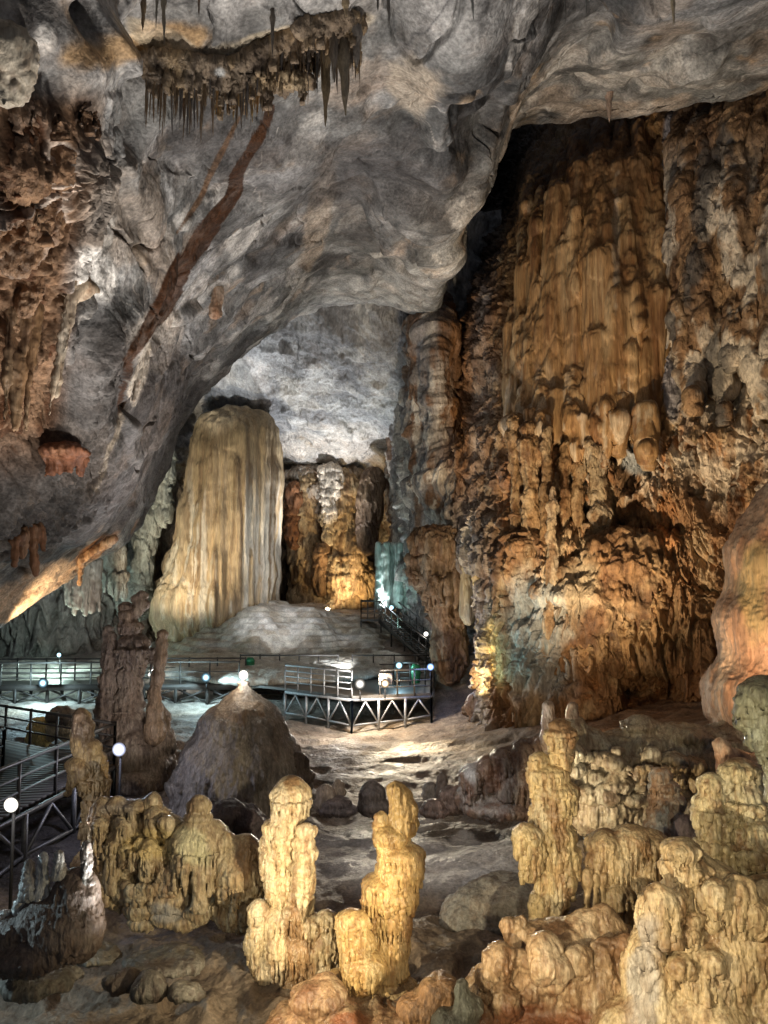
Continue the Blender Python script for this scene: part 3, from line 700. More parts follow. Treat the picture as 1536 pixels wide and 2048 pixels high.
b.stack(Y-.28, [(1054, 1668, 27, 40), (1064, 1700, 24, 50)], ln=1.3)
finish(b, 'stalagmite', M_cal, flow(23, .36, .055, .024, .03, .12), tint((.60, .47, .26), (.64, .55, .38), (.28, .15, .07), 9), 'tall tiered stalagmite whose small top looks like a carved face, right of centre', 'stalagmite', 'tall foreground stalagmites')
# ---- block with dripping underside, beside the carved-face stalagmite
Y = 14.2; b = PB(.0165, .06)
b.stack(Y, [(1212, 1686, 44, 50), (1262, 1678, 48, 50), (1300, 1688, 40, 50), (1232, 1716, 50, 40), (1290, 1732, 40, 60)], ln=1.2, r=2.2)
b.stack(Y-.15, [(1282, 1770, 36, 50), (1238, 1786, 42, 50), (1250, 1826, 36, 60), (1262, 1866, 40, 60), (1192, 1720, 22, 40)], ln=1.1)
b.C(1180, 1740, 1172, 1822, Y-.3, 4, 2.5).C(1192, 1750, 1190, 1840, Y-.3, 4, 2.5).C(1205, 1750, 1206, 1810, Y-.3, 4, 2)
finish(b, 'flowstone_block', M_cal, flow(31, .4, .045, .03, .05, .16), tint((.54, .41, .24), (.60, .50, .34), (.24, .13, .06), 15), 'broad brown flowstone block with dripping underside, right of the carved face stalagmite', 'flowstone')
# ---- grey dome stalagmite and dark knob
Y = 16; b = PB(.024, .08)
b.chain(Y, [(1320, 1552, 22, 17)]); b.stack(Y, [(1328, 1572, 33, 26), (1332, 1597, 38, 26), (1330, 1624, 38, 30), (1325, 1652, 42, 40), (1330, 1690, 48, 50)], ln=.9)
finish(b, 'stalagmite', M_cal, flow(41, .3, .04, .025, .0), tint((.42, .36, .30), (.40, .42, .42), (.3, .17, .09), 17), 'stubby grey and tan dome stalagmite with stacked collars, behind the brown block', 'stalagmite')
b = PB(.022, .05); b.chain(14.6, [(1374, 1650, 22, 20), (1376, 1668, 26, 24), (1380, 1700, 34, 34)])
finish(b, 'stalagmite', M_dark, flow(42, .2, .01, .015, .01), tint((.13, .10, .11), (.2, .15, .14), (.06, .05, .05), 18), 'small dark round knob beside the stubby grey dome', 'stalagmite')
# ---- big right mass
Y = 11.6; b = PB(.018, .12)
b.chain(Y, [(1376, 1735, 50, 34), (1420, 1790, 86, 56), (1360, 1850, 70, 90), (1330, 1960, 76, 110), (1450, 1900, 120, 110), (1540, 1850, 110, 90), (1400, 2030, 150, 110), (1560, 2020, 150, 150), (1300, 2080, 110, 90), (1420, 2150, 260, 110)])
b.stack(Y-.2, [(1362, 1700, 36, 44), (1385, 1740, 44, 50)])
for i in range(70):
    xx = rng.uniform(1300, 1560); yy = rng.uniform(1770, 2060); q = rng.uniform(16, 34); b.stack(Y-.62+rng.uniform(-.15, .1)+abs(xx-1430)*.002, [(xx, yy, q, q*rng.uniform(1.2, 2.0))], ln=rng.choice([0, .8, 1.6]), r=2.3, k=.06)
finish(b, 'flowstone_mound', M_cal, flow(51, .6, .05, .04, .05, .11, low=.10), tint((.54, .42, .25), (.62, .52, .35), (.24, .14, .07), 21, spots=((1290, 1950, 40, 120, (.46, .44, .42), .8),)), 'massive knobbly olive brown mound filling the lower right corner', 'flowstone')
Y = 12.6; b = PB(.018, .12)
b.k = .06; b.stack(Y, [(1424, 1568, 28, 40), (1420, 1605, 34, 50), (1432, 1650, 36, 56), (1478, 1540, 40, 44), (1492, 1590, 46, 60), (1500, 1660, 60, 70), (1428, 1700, 32, 60), (1470, 1720, 34, 50), (1500, 1770, 44, 70)]).chain(Y+.2, [(1540, 1640, 50, 90), (1545, 1760, 60, 90)])
b.fringe(1430, 1620, Y, 40, 34).fringe(1490, 1600, Y, 52, 34).fringe(1490, 1690, Y, 66, 50, r=2.2).fringe(1435, 1680, Y, 40, 40)
finish(b, 'flowstone_column', M_cal, flow(61, .35, .06, .035, .05, .13), tint((.54, .45, .27), (.58, .54, .40), (.24, .14, .07), 25), 'stepped yellow green flowstone column against the right edge, above the corner mound', 'flowstone')
b = PB(.022, .06); b.chain(13.6, [(1443, 1488, 12, 12), (1450, 1505, 17, 20), (1470, 1520, 30, 22), (1500, 1540, 60, 34)])
finish(b, 'stalagmite', M_cal, flow(62, .3, .02, .02, .02), tint((.42, .26, .17), (.45, .36, .28), (.2, .1, .06), 26), 'small orange pink stub leaning left, on top of the stepped column', 'stalagmite')
Y = 10.2; b = PB(.02, .12)
b.k = .05; b.stack(Y, [(1540, 1378, 62, 50), (1506, 1405, 34, 50), (1530, 1430, 44, 60), (1556, 1480, 44, 70), (1570, 1540, 40, 70)], r=2.6)
b.chain(Y, [(1560, 1445, 46, 50), (1580, 1510, 46, 80), (1620, 1620, 44, 110), (1650, 1760, 50, 130), (1650, 1900, 60, 130), (1660, 2050, 70, 120)])
finish(b, 'flowstone_column', M_cal, flow(71, .4, .03, .03, .05, .14, low=.1), tint((.40, .38, .25), (.48, .49, .38), (.17, .14, .08), 29), 'mossy grey green bulging column cut by the right picture edge', 'flowstone')
# ---- popcorn slope between
Y = 12.4; b = PB(.022, .16)
b.chain(Y, [(1120, 2090, 260, 70), (1130, 1900, 90, 46), (1060, 1950, 90, 50), (1180, 1950, 110, 80), (990, 1985, 60, 44), (1100, 2030, 150, 60), (1210, 1880, 56, 46), (1250, 1960, 70, 90), (960, 2040, 60, 40)])
b.chain(Y, [(1020, 1850, 13, 22), (1042, 1845, 9, 18), (1060, 1880, 34, 22), (1170, 1850, 30, 26), (1205, 1835, 24, 22)])
for i in range(26):
    xx = rng.uniform(960, 1250); q = rng.uniform(16, 30); b.stack(Y-.62+rng.uniform(-.1, .2), [(xx, rng.uniform(1890, 1990)+(1100-xx)*.12, q, q*1.4)], ln=rng.choice([0, 0, .9]), r=2.2, k=.08)
finish(b, 'flowstone_slope', M_cal, flow(81, .5, .03, .03, .085, .15, low=.14, fine=.015), tint((.40, .28, .17), (.50, .40, .28), (.19, .10, .05), 31, spots=((1060, 2060, 160, 50, (.20, .08, .04), .9),)), 'low slope of cauliflower knobs with two tiny stubs at its left end', 'flowstone')
b = PB(.019, .1); b.chain(12.9, [(640, 2000, 50, 40), (700, 2040, 80, 40), (790, 2050, 80, 36), (600, 2050, 60, 34), (850, 2080, 70, 30)])
finish(b, 'flowstone_skirt', M_cal, flow(84, .4, .02, .04, .08, .13, low=.14), tint((.34, .22, .13), (.42, .32, .21), (.16, .08, .045), 39, spots=((700, 2040, 60, 20, (.3, .12, .06), .9),)), 'knobbly reddish flowstone spreading below the golden spire at the bottom edge', 'flowstone')
b = PB(.02, .1); b.chain(11.6, [(885, 1985, 44, 34), (860, 2020, 60, 36), (905, 2010, 34, 30)])
finish(b, 'boulder', M_dark, flow(82, .5, .0, .02, .04, low=.12), tint((.28, .16, .08), (.33, .22, .12), (.1, .06, .04), 33), 'wet brown boulder at the bottom edge, just right of centre', 'rock')
b = PB(.02, .1); b.chain(11.2, [(925, 1975, 16, 24), (935, 2015, 26, 30), (905, 2050, 46, 30)])
finish(b, 'boulder', M_dark, flow(83, .5, .0, .02, .04, low=.12), tint((.10, .10, .08), (.16, .17, .14), (.05, .04, .03), 34), 'dark greenish black boulder at the bottom edge, foot of the knobbly slope', 'rock')
# ---- mid right ridge
Y = 19.5; b = PB(.032, .18)
b.chain(Y, [(1150, 1500, 60, 46), (1200, 1540, 90, 60), (1260, 1520, 80, 60), (1330, 1530, 90, 66), (1420, 1530, 100, 66), (1500, 1510, 100, 70), (1220, 1600, 120, 70), (1340, 1610, 130, 70), (1450, 1610, 130, 80),
            (1130, 1590, 60, 60), (1580, 1540, 90, 110)])
b.chain(Y-.3, [(1185, 1478, 26, 22), (1220, 1490, 24, 20), (1255, 1496, 26, 18), (1280, 1450, 34, 16), (1340, 1456, 26, 14), (1300, 1480, 40, 20), (1155, 1458, 26, 24), (1380, 1470, 50, 18), (1440, 1476, 50, 16)])
for i in range(60): b.E(rng.uniform(1130, 1520), rng.uniform(1500, 1620), Y-1.1+rng.uniform(-.2, .3), rng.uniform(10, 24), rng.uniform(8, 20), k=.08)
b.fringe(1190, 1500, Y-.7, 50, 30, r=2).fringe(1290, 1520, Y-.8, 80, 30, r=2)
finish(b, 'flowstone_ridge', M_cal, flow(91, .7, .05, .05, .06, .25, low=.14), tint((.30, .25, .18), (.40, .37, .30), (.14, .09, .06), 35, spots=((1400, 1560, 120, 50, (.36, .25, .13), .8),)), 'long lumpy grey brown ridge behind the carved face stalagmite', 'flowstone')
for (xx, lb) in ((1097, 'smooth brown finger stalagmite, left one of the pair on the ridge end'), (1145, 'smooth brown finger stalagmite, right one of the pair on the ridge end')):
    b = PB(.02, .05); b.chain(19.2, [(xx, 1412, 10, 10), (xx, 1425, 12, 18), (xx, 1445, 13, 24), (xx, 1475, 15, 26)])
    finish(b, 'stalagmite', M_cal, flow(92+xx, .3, .01, .01, .0), tint((.26, .19, .15), (.36, .32, .29), (.15, .1, .07), 36), lb, 'stalagmite', 'finger stalagmites on the ridge')
Y = 20.5; b = PB(.032, .16)
b.chain(Y, [(945, 1560, 26, 32), (975, 1545, 24, 30), (1012, 1528, 30, 34), (1050, 1520, 34, 40), (1085, 1500, 26, 30), (960, 1595, 44, 24), (1020, 1575, 50, 34), (1070, 1570, 50, 40), (1000, 1610, 80, 22)])
b.stack(Y-.35, [(945, 1555, 24, 40), (975, 1542, 22, 44), (1008, 1524, 27, 50), (1046, 1512, 30, 56), (1080, 1498, 22, 40), (1020, 1570, 34, 50), (1060, 1560, 40, 60)], ln=1.2, r=2)
finish(b, 'flowstone_ridge', M_cal, flow(95, .5, .04, .05, .03, .2, low=.1), tint((.22, .15, .11), (.30, .27, .25), (.14, .07, .045), 37, spots=((940, 1540, 16, 30, (.45, .45, .45), .8),)), 'dark glossy rounded humps stepping down left from the ridge', 'flowstone')
b = PB(.03, .3); b.chain(16.3, [(1015, 1762, 46, 9), (990, 1785, 70, 12), (955, 1812, 60, 12), (1030, 1800, 70, 18), (985, 1828, 90, 14), (935, 1845, 50, 10)])
finish(b, 'flowstone_spill', M_mud, flow(96, .6, .0, .0, .02, low=.08, fine=.012), tint((.33, .32, .30), (.40, .39, .37), (.24, .2, .17), 38), 'pale grey spill of calcite on the mud beside the carved face stalagmite', 'flowstone')
# ---- small stumps on the middle floor
stumps = [(652, 1592, 18, 24, 21, (.3, .24, .19), 'low tan stump, leftmost in the row behind the foreground pair'), (676, 1573, 9, 14, 21.5, (.36, .28, .2), 'tiny pale cone just behind the leftmost low stump'),
          (672, 1606, 30, 14, 21, (.14, .11, .1), 'flat dark mound in front of the tiny pale cone'), (745, 1590, 24, 28, 21, (.10, .08, .07), 'dark squat stump left of the golden spire'),
          (884, 1568, 9, 24, 21.5, (.2, .15, .12), 'thin brown stub right of the golden spire'), (862, 1580, 14, 16, 22, (.22, .19, .17), 'small grey nub left of the thin brown stub'),
          (905, 1592, 26, 22, 21, (.16, .11, .09), 'knobbly dark clump under the glossy humps'), (866, 1612, 22, 14, 20.5, (.16, .11, .09), 'low dark heap in front of the small grey nub'),
          (596, 1530, 22, 26, 23.5, (.12, .09, .07), 'dark rock lump touching the right foot of the cone')]
for i, (xx, yy, rx, ry, YY, c_, lb) in enumerate(stumps):
    b = PB(.028, .08); b.chain(YY, [(xx, yy, rx, ry), (xx+rx*.2, yy+ry*.8, rx*1.25, ry*.7), (xx-rx*.4, yy+ry*.7, rx*.8, ry*.6)])
    cc = np.array(c_)
    finish(b, 'stalagmite', M_dark, flow(100+i, .3, .02, .03, .02, .15), tint(c_, cc*1.4, cc*.5, 40+i), lb, 'stalagmite', 'low stumps on the middle floor')
# ---- left foreground group
Y = 16; b = PB(.018, .08)
b.chain(Y, [(255, 1640, 50, 36), (300, 1640, 40, 30), (225, 1690, 46, 54), (280, 1700, 56, 60), (330, 1680, 40, 40), (240, 1760, 50, 50), (300, 1760, 50, 44), (355, 1760, 44, 40)])
b.chain(Y-.3, [(305, 1610, 16, 22), (318, 1636, 20, 22), (345, 1650, 24, 20), (330, 1720, 34, 34), (205, 1640, 24, 40), (270, 1612, 24, 12), (235, 1612, 20, 14), (212, 1730, 26, 30)])
b.k = .05
b.E(390, 1688, Y-.6, 48, 44).E(362, 1694, Y-.5, 34, 40).E(424, 1680, Y-.5, 34, 36).E(398, 1612, Y-.6, 19, 20).E(398, 1634, Y-.6, 23, 16).E(398, 1654, Y-.6, 30, 20).E(395, 1745, Y-.35, 30, 50)
b.fringe(392, 1700, Y-.6, 50, 66, r=2.4, k=.02).fringe(345, 1716, Y-.5, 34, 56, r=2.2, k=.02).fringe(300, 1755, Y-.4, 50, 40, k=.02).fringe(225, 1735, Y-.2, 46, 50, k=.02).fringe(290, 1690, Y-.45, 50, 34, k=.02)
b.C(398, 1735, 395, 1810, Y-.95, 5, 12)
b.chain(Y-.45, [(360, 1795, 34, 26), (395, 1815, 34, 26), (440, 1812, 26, 24), (335, 1825, 34, 20), (290, 1812, 34, 22), (290, 1840, 28, 14), (370, 1835, 34, 16), (330, 1795, 40, 24)])
for i in range(34): b.stack(Y-.62+rng.uniform(-.1, .2), [(rng.uniform(200, 350), rng.uniform(1630, 1790), rng.uniform(9, 20), rng.uniform(18, 34))], ln=rng.choice([0, 1.2, 1.8]), r=2.0)
finish(b, 'flowstone_mound', M_cal, flow(111, .4, .04, .03, .045, .15, low=.08), tint((.42, .34, .22), (.52, .45, .32), (.20, .13, .08), 45, spots=((385, 1680, 40, 50, (.55, .53, .36), .9), (300, 1690, 50, 40, (.60, .48, .24), .8), (335, 1828, 36, 22, (.34, .34, .33), .9), (235, 1620, 40, 20, (.25, .22, .2), .8))),
       'wide mound with a smooth mushroom dome and knob, left foreground', 'flowstone')
Y = 15.4; b = PB(.022, .10)
b.chain(Y, [(452, 1690, 20, 24), (455, 1720, 30, 30), (490, 1700, 30, 30), (480, 1745, 46, 40), (470, 1785, 34, 36), (490, 1820, 32, 40), (460, 1830, 26, 26), (512, 1760, 20, 40)])
b.fringe(480, 1765, Y, 46, 36)
finish(b, 'flowstone_block', M_cal, flow(121, .3, .04, .03, .05, .11), tint((.50, .40, .25), (.56, .48, .33), (.24, .14, .07), 47), 'rough cream block narrowing downward, between mushroom dome and helmet stalagmite', 'flowstone')
b = PB(.03, .1); b.chain(17.5, [(450, 1630, 44, 28), (490, 1650, 44, 34), (425, 1615, 14, 12), (510, 1680, 30, 34)])
finish(b, 'boulder', M_dark, flow(125, .5, .0, .03, .06, low=.15), tint((.05, .04, .05), (.09, .07, .08), (.03, .02, .02), 48), 'near black jagged rock behind the mushroom dome', 'rock')
Y = 18; b = PB(.02, .07)
b.chain(Y, [(163, 1432, 16, 16), (166, 1452, 19, 20), (164, 1485, 19, 34), (180, 1500, 22, 20), (165, 1530, 30, 20)]); b.stack(Y, [(190, 1520, 26, 40), (192, 1560, 27, 46), (193, 1605, 27, 46), (194, 1650, 28, 46), (200, 1690, 32, 46)]).E(190, 1730, Y, 40, 40)
b.C(158, 1535, 133, 1588, Y-.1, 14, 3).C(170, 1540, 146, 1572, Y-.2, 12, 3).fringe(188, 1560, Y, 28, 30).fringe(193, 1600, Y, 27, 30).fringe(195, 1645, Y, 28, 26)
finish(b, 'stalagmite', M_cal, flow(131, .35, .04, .03, .03, .12), tint((.46, .34, .19), (.52, .42, .27), (.16, .1, .06), 49, spots=((165, 1450, 30, 50, (.14, .10, .08), .9),)), 'pillar with a beak pointing left, rising from the left mound', 'stalagmite')
# ---- stalagmites in the dark, bottom left
Y = 12.4; b = PB(.022, .12)
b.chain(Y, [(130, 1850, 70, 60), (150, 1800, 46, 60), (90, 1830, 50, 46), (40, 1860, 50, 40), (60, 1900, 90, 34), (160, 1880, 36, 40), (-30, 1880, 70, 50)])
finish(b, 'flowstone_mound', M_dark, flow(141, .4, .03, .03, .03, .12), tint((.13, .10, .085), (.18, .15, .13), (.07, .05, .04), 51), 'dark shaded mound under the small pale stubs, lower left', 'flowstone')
st_ = [(58, 1745, 17, 30, 'fat pale stub, second from the left edge in the stub group'), (86, 1752, 15, 42, 'knobby pale stub in the middle of the lower left group'), (118, 1722, 12, 22, 'short stub with flat top behind the knobby one'),
       (172, 1722, 11, 36, 'slim pale stub standing alone right of the group'), (38, 1815, 15, 20, 'low crusty stub in front of the fat pale one'), (8, 1832, 16, 18, 'low crusty stub cut by the left picture edge')]
for i, (xx, yy, rx, ry, lb) in enumerate(st_):
    b = PB(.018, .05); n_ = 5
    for q in range(n_): b.E(xx+rng.uniform(-2, 2), yy-ry+rx*.6+q*ry*2.6/n_, Y-.1, rx*(.62+.45*q/n_), ry*.34)
    finish(b, 'stalagmite', M_cal, flow(150+i, .16, .03, .02, .025, .08), tint(*(((.17, .18, .18), (.22, .24, .25), (.1, .08, .07)) if i == 3 else ((.36, .38, .38), (.45, .48, .50), (.18, .15, .13))), 52+i), lb, 'stalagmite', 'small stubs at lower left')
# ---- wet stones on the mud, bottom left
ws = [(70, 1960, 60, 22, 'long flat wet stone with ribbed top, bottom left'), (135, 1945, 26, 14, 'small wet stone at the right end of the ribbed one'), (300, 1975, 32, 24, 'round glossy wet stone in the middle of the mud pools'),
      (250, 1960, 30, 18, 'low dark stone left of the round glossy one'), (370, 1985, 30, 16, 'pale crusty stone right of the round glossy one'), (200, 1910, 40, 14, 'flat muddy stone behind the glossy ones'), (330, 1920, 70, 14, 'wide muddy ledge stone behind the pools')]
for i, (xx, yy, rx, ry, lb) in enumerate(ws):
    YY = CZ*F_PX/(yy-1150+ry*.6)*.98; b = PB(.022, .08); b.chain(YY, [(xx, yy, rx, ry), (xx+rx*.4, yy+4, rx*.7, ry*.8), (xx-rx*.5, yy+4, rx*.6, ry*.7)])
    finish(b, 'boulder', M_dark, flow(160+i, .5, 0, .02, .04, .12, low=.1), tint((.13, .12, .10), (.20, .19, .17), (.07, .05, .04), 60+i), lb, 'rock', 'wet stones on the mud')
# ---- tall dark stalagmite group
Y = 26; b = PB(.036, .07)
b.chain(Y, [(284, 1190, 9, 9), (271, 1197, 8, 8), (283, 1208, 12, 12), (253, 1214, 13, 11), (272, 1222, 12, 12)])
b.stack(Y, [(258, 1228, 20, 24), (262, 1250, 23, 26), (268, 1282, 32, 30), (270, 1320, 23, 36), (262, 1352, 23, 50), (258, 1400, 28, 60), (260, 1450, 40, 70)], r=1.5)
b.chain(Y, [(217, 1259, 6, 9), (219, 1275, 10, 14)]); b.stack(Y, [(221, 1290, 13, 26), (222, 1322, 15, 34), (219, 1362, 19, 50), (216, 1410, 24, 60)], r=1.4)
b.stack(Y, [(322, 1440, 18, 50), (326, 1480, 24, 60)], r=1.5).chain(Y, [(270, 1510, 62, 60), (272, 1560, 76, 44), (300, 1540, 50, 50)])
b.fringe(272, 1300, Y-.1, 35, 40, r=1.4)
finish(b, 'stalagmite', M_dark, flow(171, .6, .06, .06, .05, .2), tint((.30, .23, .18), (.42, .34, .27), (.13, .09, .07), 71), 'tall dark castle shaped stalagmite in front of the left walkway', 'stalagmite')
b = PB(.036, .08); b.chain(25.3, [(326, 1268, 9, 9), (323, 1290, 10, 18), (320, 1320, 11, 22), (316, 1355, 11, 24), (310, 1390, 12, 26), (309, 1425, 15, 28), (309, 1460, 20, 30)])
finish(b, 'stalagmite', M_dark, flow(173, .3, .06, .03, .02, .15), tint((.26, .18, .12), (.34, .26, .2), (.12, .08, .05), 73), 'slender knobbly stalagmite standing right of the dark castle shaped one', 'stalagmite')
# ---- cone
Y = 24; b = PB(.036, .2)
b.k = .15; b.C(487, 1368, 486, 1420, Y, 9, 40).C(486, 1420, 484, 1480, Y, 40, 88).C(484, 1480, 484, 1550, Y, 88, 120).C(484, 1550, 484, 1600, Y, 120, 132).E(560, 1560, Y, 52, 54).E(400, 1540, Y-.3, 40, 50)
b.fringe(484, 1560, Y, 134, 44, r=3.2, a0=20, a1=170)
finish(b, 'flowstone_cone', M_dark, flow(181, .35, .03, .07, .03, .16, rs=.11, fine=.015, low=.09), tint((.29, .26, .225), (.37, .335, .29), (.16, .14, .12), 75, spots=((460, 1410, 70, 50, (.42, .28, .16), .6),)), 'large smooth brown cone with a lamp at its tip', 'stalagmite')  # spots entry paints orange lamplight on the upper left flank
# ---- giant curtain, apron terraces
Y = 54; b = PB(.085, .5)
b.chain(Y, [(472, 892, 84, 82), (468, 960, 92, 120), (456, 1060, 100, 150), (446, 1150, 108, 120), (428, 1210, 118, 90), (385, 1240, 78, 80)])
b.E(540, 1000, Y+.4, 16, 160).E(536, 1120, Y+.3, 20, 130)
def f_cur(p):
    x, y = proj(p); lw = ss(760, 980, y)
    return .25*fbm(p, 3, 3, 5)+.55*(lw*.65+.35)*billow(p, 1.3, 4, 6, (1, 1, .02))+.05*tiers(p, 3.2, 9, .5, .10, .3)+.02*bumps(p, .3, 5)*ss(420, 350, x)
finish(b, 'flowstone_curtain', M_flow, f_cur, lambda p, x, y: mixc(mixc(mixc(mixc(np.tile(np.array((.46, .34, .20), np.float32), (len(p), 1)), (.24, .16, .09), ss(-.05, .2, fbm(p, .5, 4, 3, (1, 1, .02)))*.85), (.62, .56, .46), ss(.0, .22, fbm(p, .55, 4, 7, (1, 1, .02)))*ss(900, 1050, y)*.9),
        (.30, .23, .13), ss(950, 840, y)*.6), (.50, .43, .30), ss(400, 330, x)*.6), 'giant round topped flowstone curtain with vertical flutes in the far chamber', 'flowstone')
gx = np.linspace(fx(250, 50), fx(850, 50), int(420*DQ)); gy = np.linspace(43.5, 57.5, int(300*DQ)); GX, GY = np.meshgrid(gx, gy)
q_ = np.stack([GX.ravel(), GY.ravel(), 0*GX.ravel()], 1); xp = 768+q_[:, 0]/q_[:, 1]*F_PX
h0 = gz(q_[:, :2]); top = np.interp(xp, [250, 330, 430, 520, 560, 640, 720, 790, 850], [1.2, 2.6, 4.2, 5.5, 5.2, 4.8, 4.3, 3.4, 1.2])
fr = ss(44.6, 51.5, q_[:, 1]+.9*fbm(q_, 3, 3, 2)+.5*np.sin(xp/19)); hh = 1.4+(top-1.4)*fr+.35*fbm(q_, 2.5, 3, 5)*fr
stp = .34; u_ = hh/stp+.6*fbm(q_, 4, 3, 9); hh2 = stp*(np.floor(u_)+ss(.55, 1, u_-np.floor(u_))-.10*np.exp(-((u_-np.floor(u_)-.5)/.12)**2))
hh2 = np.maximum(hh2*.55+hh*.45, 0)+.03*fbm(q_, .5, 3, 3); q_[:, 2] = hh2
mk('flowstone_terraces', q_, gridq(*GX.shape), M_mud, tint((.50, .46, .39), (.60, .58, .55), (.34, .27, .19), 77, 2.5)(q_*np.array((.3, 1, 1)), xp, xp*0), 'pale stepped flowstone terraces spreading below the giant curtain', 'flowstone', origin=(fx(560, 50), 50, 1.4))
b = PB(.085, .3); b.chain(45.5, [(560, 1338, 230, 24, ), (420, 1334, 150, 24), (720, 1328, 80, 18), (770, 1322, 40, 20)])
finish(b, 'flowstone_apron', M_flow, lambda p: .10*fbm(p, 1.5, 4, 3)+.06*fbm(p, .4, 3, 8, (1, 1, .3)), tint((.60, .57, .50), (.68, .67, .62), (.48, .42, .34), 79, 2), 'smooth whitish flowstone apron behind the walkway', 'flowstone')
b = PB(.08, .1); b.chain(58, [(565, 1222, 56, 6), (630, 1216, 30, 10), (605, 1215, 50, 7)])
finish(b, 'flowstone_shelf', M_flow, flow(7, 1, .05, .0, .0, low=.1), tint((.45, .38, .3), (.5, .45, .4), (.3, .22, .15), 80), 'flat pale shelf right behind the foot of the giant curtain', 'flowstone')
# ---- columns of the far chamber
def column(Y, pts, seed, cols, label, name='dripstone_column', drips=(), h=.09, amp=1., group=None, mat=None, cat='column'):
    b = PB(h, .35); b.chain(Y, pts)
    for (x, y, R, ln) in drips: b.fringe(x, y, Y, R, ln, r=2.6, k=.1)
    return finish(b, name, mat or M_wall, lambda p: amp*(.22*fbm(p, 1.5, 3, seed)+.30*(tiers(p, 1.7, seed, .6, .3, .25)-.5)+.16*fbm(p, .4, 3, seed+5, (1, 1, .12))+.16*bumps(p, .5, seed, (1, 1, .6))), tint(*cols, seed, 1.2), label, cat, group)
WC = ((.45, .32, .18), (.52, .42, .28), (.14, .07, .03))
column(62, [(618, 985, 30, 40), (615, 1040, 27, 60), (612, 1100, 30, 70), (618, 1160, 34, 60), (615, 1200, 38, 40)], 203, WC, 'knobbly golden column, left of the two in the far recess', group='columns in the far recess')
column(61.5, [(690, 980, 26, 40), (685, 1040, 28, 60), (690, 1095, 32, 60), (695, 1150, 46, 40), (700, 1185, 50, 30), (705, 1212, 54, 20)], 207, WC, 'knobbly golden column widening into lit tiers, right of the two in the far recess', group='columns in the far recess', drips=((690, 1120, 38, 30), (696, 1155, 48, 30)))
column(63, [(575, 960, 20, 16), (620, 955, 46, 26), (680, 955, 46, 26), (650, 990, 60, 34)], 209, ((.48, .40, .32), (.58, .52, .46), (.25, .15, .08)), 'fringed pale mass hanging between the two recess columns and the vault', 'hanging_flowstone', drips=((600, 975, 34, 40), (650, 990, 50, 60), (690, 980, 40, 70), (580, 965, 20, 20)), cat='flowstone')
column(57, [(745, 965, 24, 30), (740, 1010, 26, 50), (735, 1060, 22, 50)], 213, ((.20, .13, .08), (.27, .19, .12), (.09, .05, .03)), 'dark brown round topped column at the right of the far recess', amp=.5)
b = PB(.08, .2)
for i in range(11): b.C(756+i*6.2, 1090+rng.uniform(-4, 4), 758+i*6.0, 1214+rng.uniform(-6, 8), 50.8+.3*math.sin(i*1.7), 5, 4.5)
finish(b, 'flowstone_curtain', M_flow, flow(215, 2, .06, .10, 0, rs=.3), tint((.42, .50, .46), (.56, .62, .58), (.2, .24, .22), 85, 1), 'narrow pale green curtain of straight flutes above the stairs', 'flowstone')
column(53, [(285, 1100, 20, 50), (275, 1150, 24, 50), (270, 1200, 34, 40), (318, 960, 14, 40), (335, 930, 12, 40), (325, 1010, 16, 40), (300, 1040, 14, 50)], 217, ((.30, .33, .30), (.42, .45, .41), (.14, .14, .12)), 'grey green knotted column left of the giant curtain')
column(50, [(225, 1110, 24, 40), (232, 1150, 18, 46), (200, 1130, 24, 34)], 219, ((.36, .37, .33), (.46, .46, .42), (.2, .17, .13)), 'pale tapering drapery hanging from the slab edge at left', 'hanging_drapery', drips=((225, 1150, 28, 50), (190, 1150, 30, 40)), amp=.5, cat='flowstone')
b = PB(.08, .2)
for i in range(26):
    x0 = 20+i*8.5; b.C(x0, 1165-i*2.2+rng.uniform(-8, 8), x0+rng.uniform(-3, 3), 1215+rng.uniform(-8, 28)-(i > 20)*20, 46+rng.uniform(-.5, .5), rng.uniform(5, 9), rng.uniform(1.5, 4))
finish(b, 'hanging_drapery', M_flow, flow(221, 2, .1, .10, 0, rs=.3), tint((.30, .27, .23), (.38, .36, .32), (.14, .11, .09), 87, 1), 'row of grey brown draperies along the foot of the left wall', 'flowstone')
for (xx, y0, y1, r_, Yc_, cc, lb) in ((588, 985, 1085, 10, 61, (.24, .11, .05), 'thin rust red column at the left end of the far recess'), (655, 1010, 1080, 9, 60.6, (.45, .36, .25), 'short hanging spike between the two recess columns'), (660, 940, 1035, 17, 60.4, (.55, .48, .40), 'pale fringed spike hanging over the left recess column'),
                                   (715, 1080, 1190, 12, 60, (.33, .22, .12), 'narrow brown column next to the dark round topped one'), (640, 1100, 1180, 10, 60.5, (.25, .15, .08), 'dark narrow column between the two golden ones')):
    column(Yc_, [(xx+rng.uniform(-3, 3), y0+(y1-y0)*q/6, r_*(1.2-.09*q if y1 < 1085 else .9+.1*(q % 2)), (y1-y0)/9) for q in range(7)], int(xx), (cc, tuple(np.array(cc)*1.3), tuple(np.array(cc)*.4)), lb, amp=1.1, h=.06)
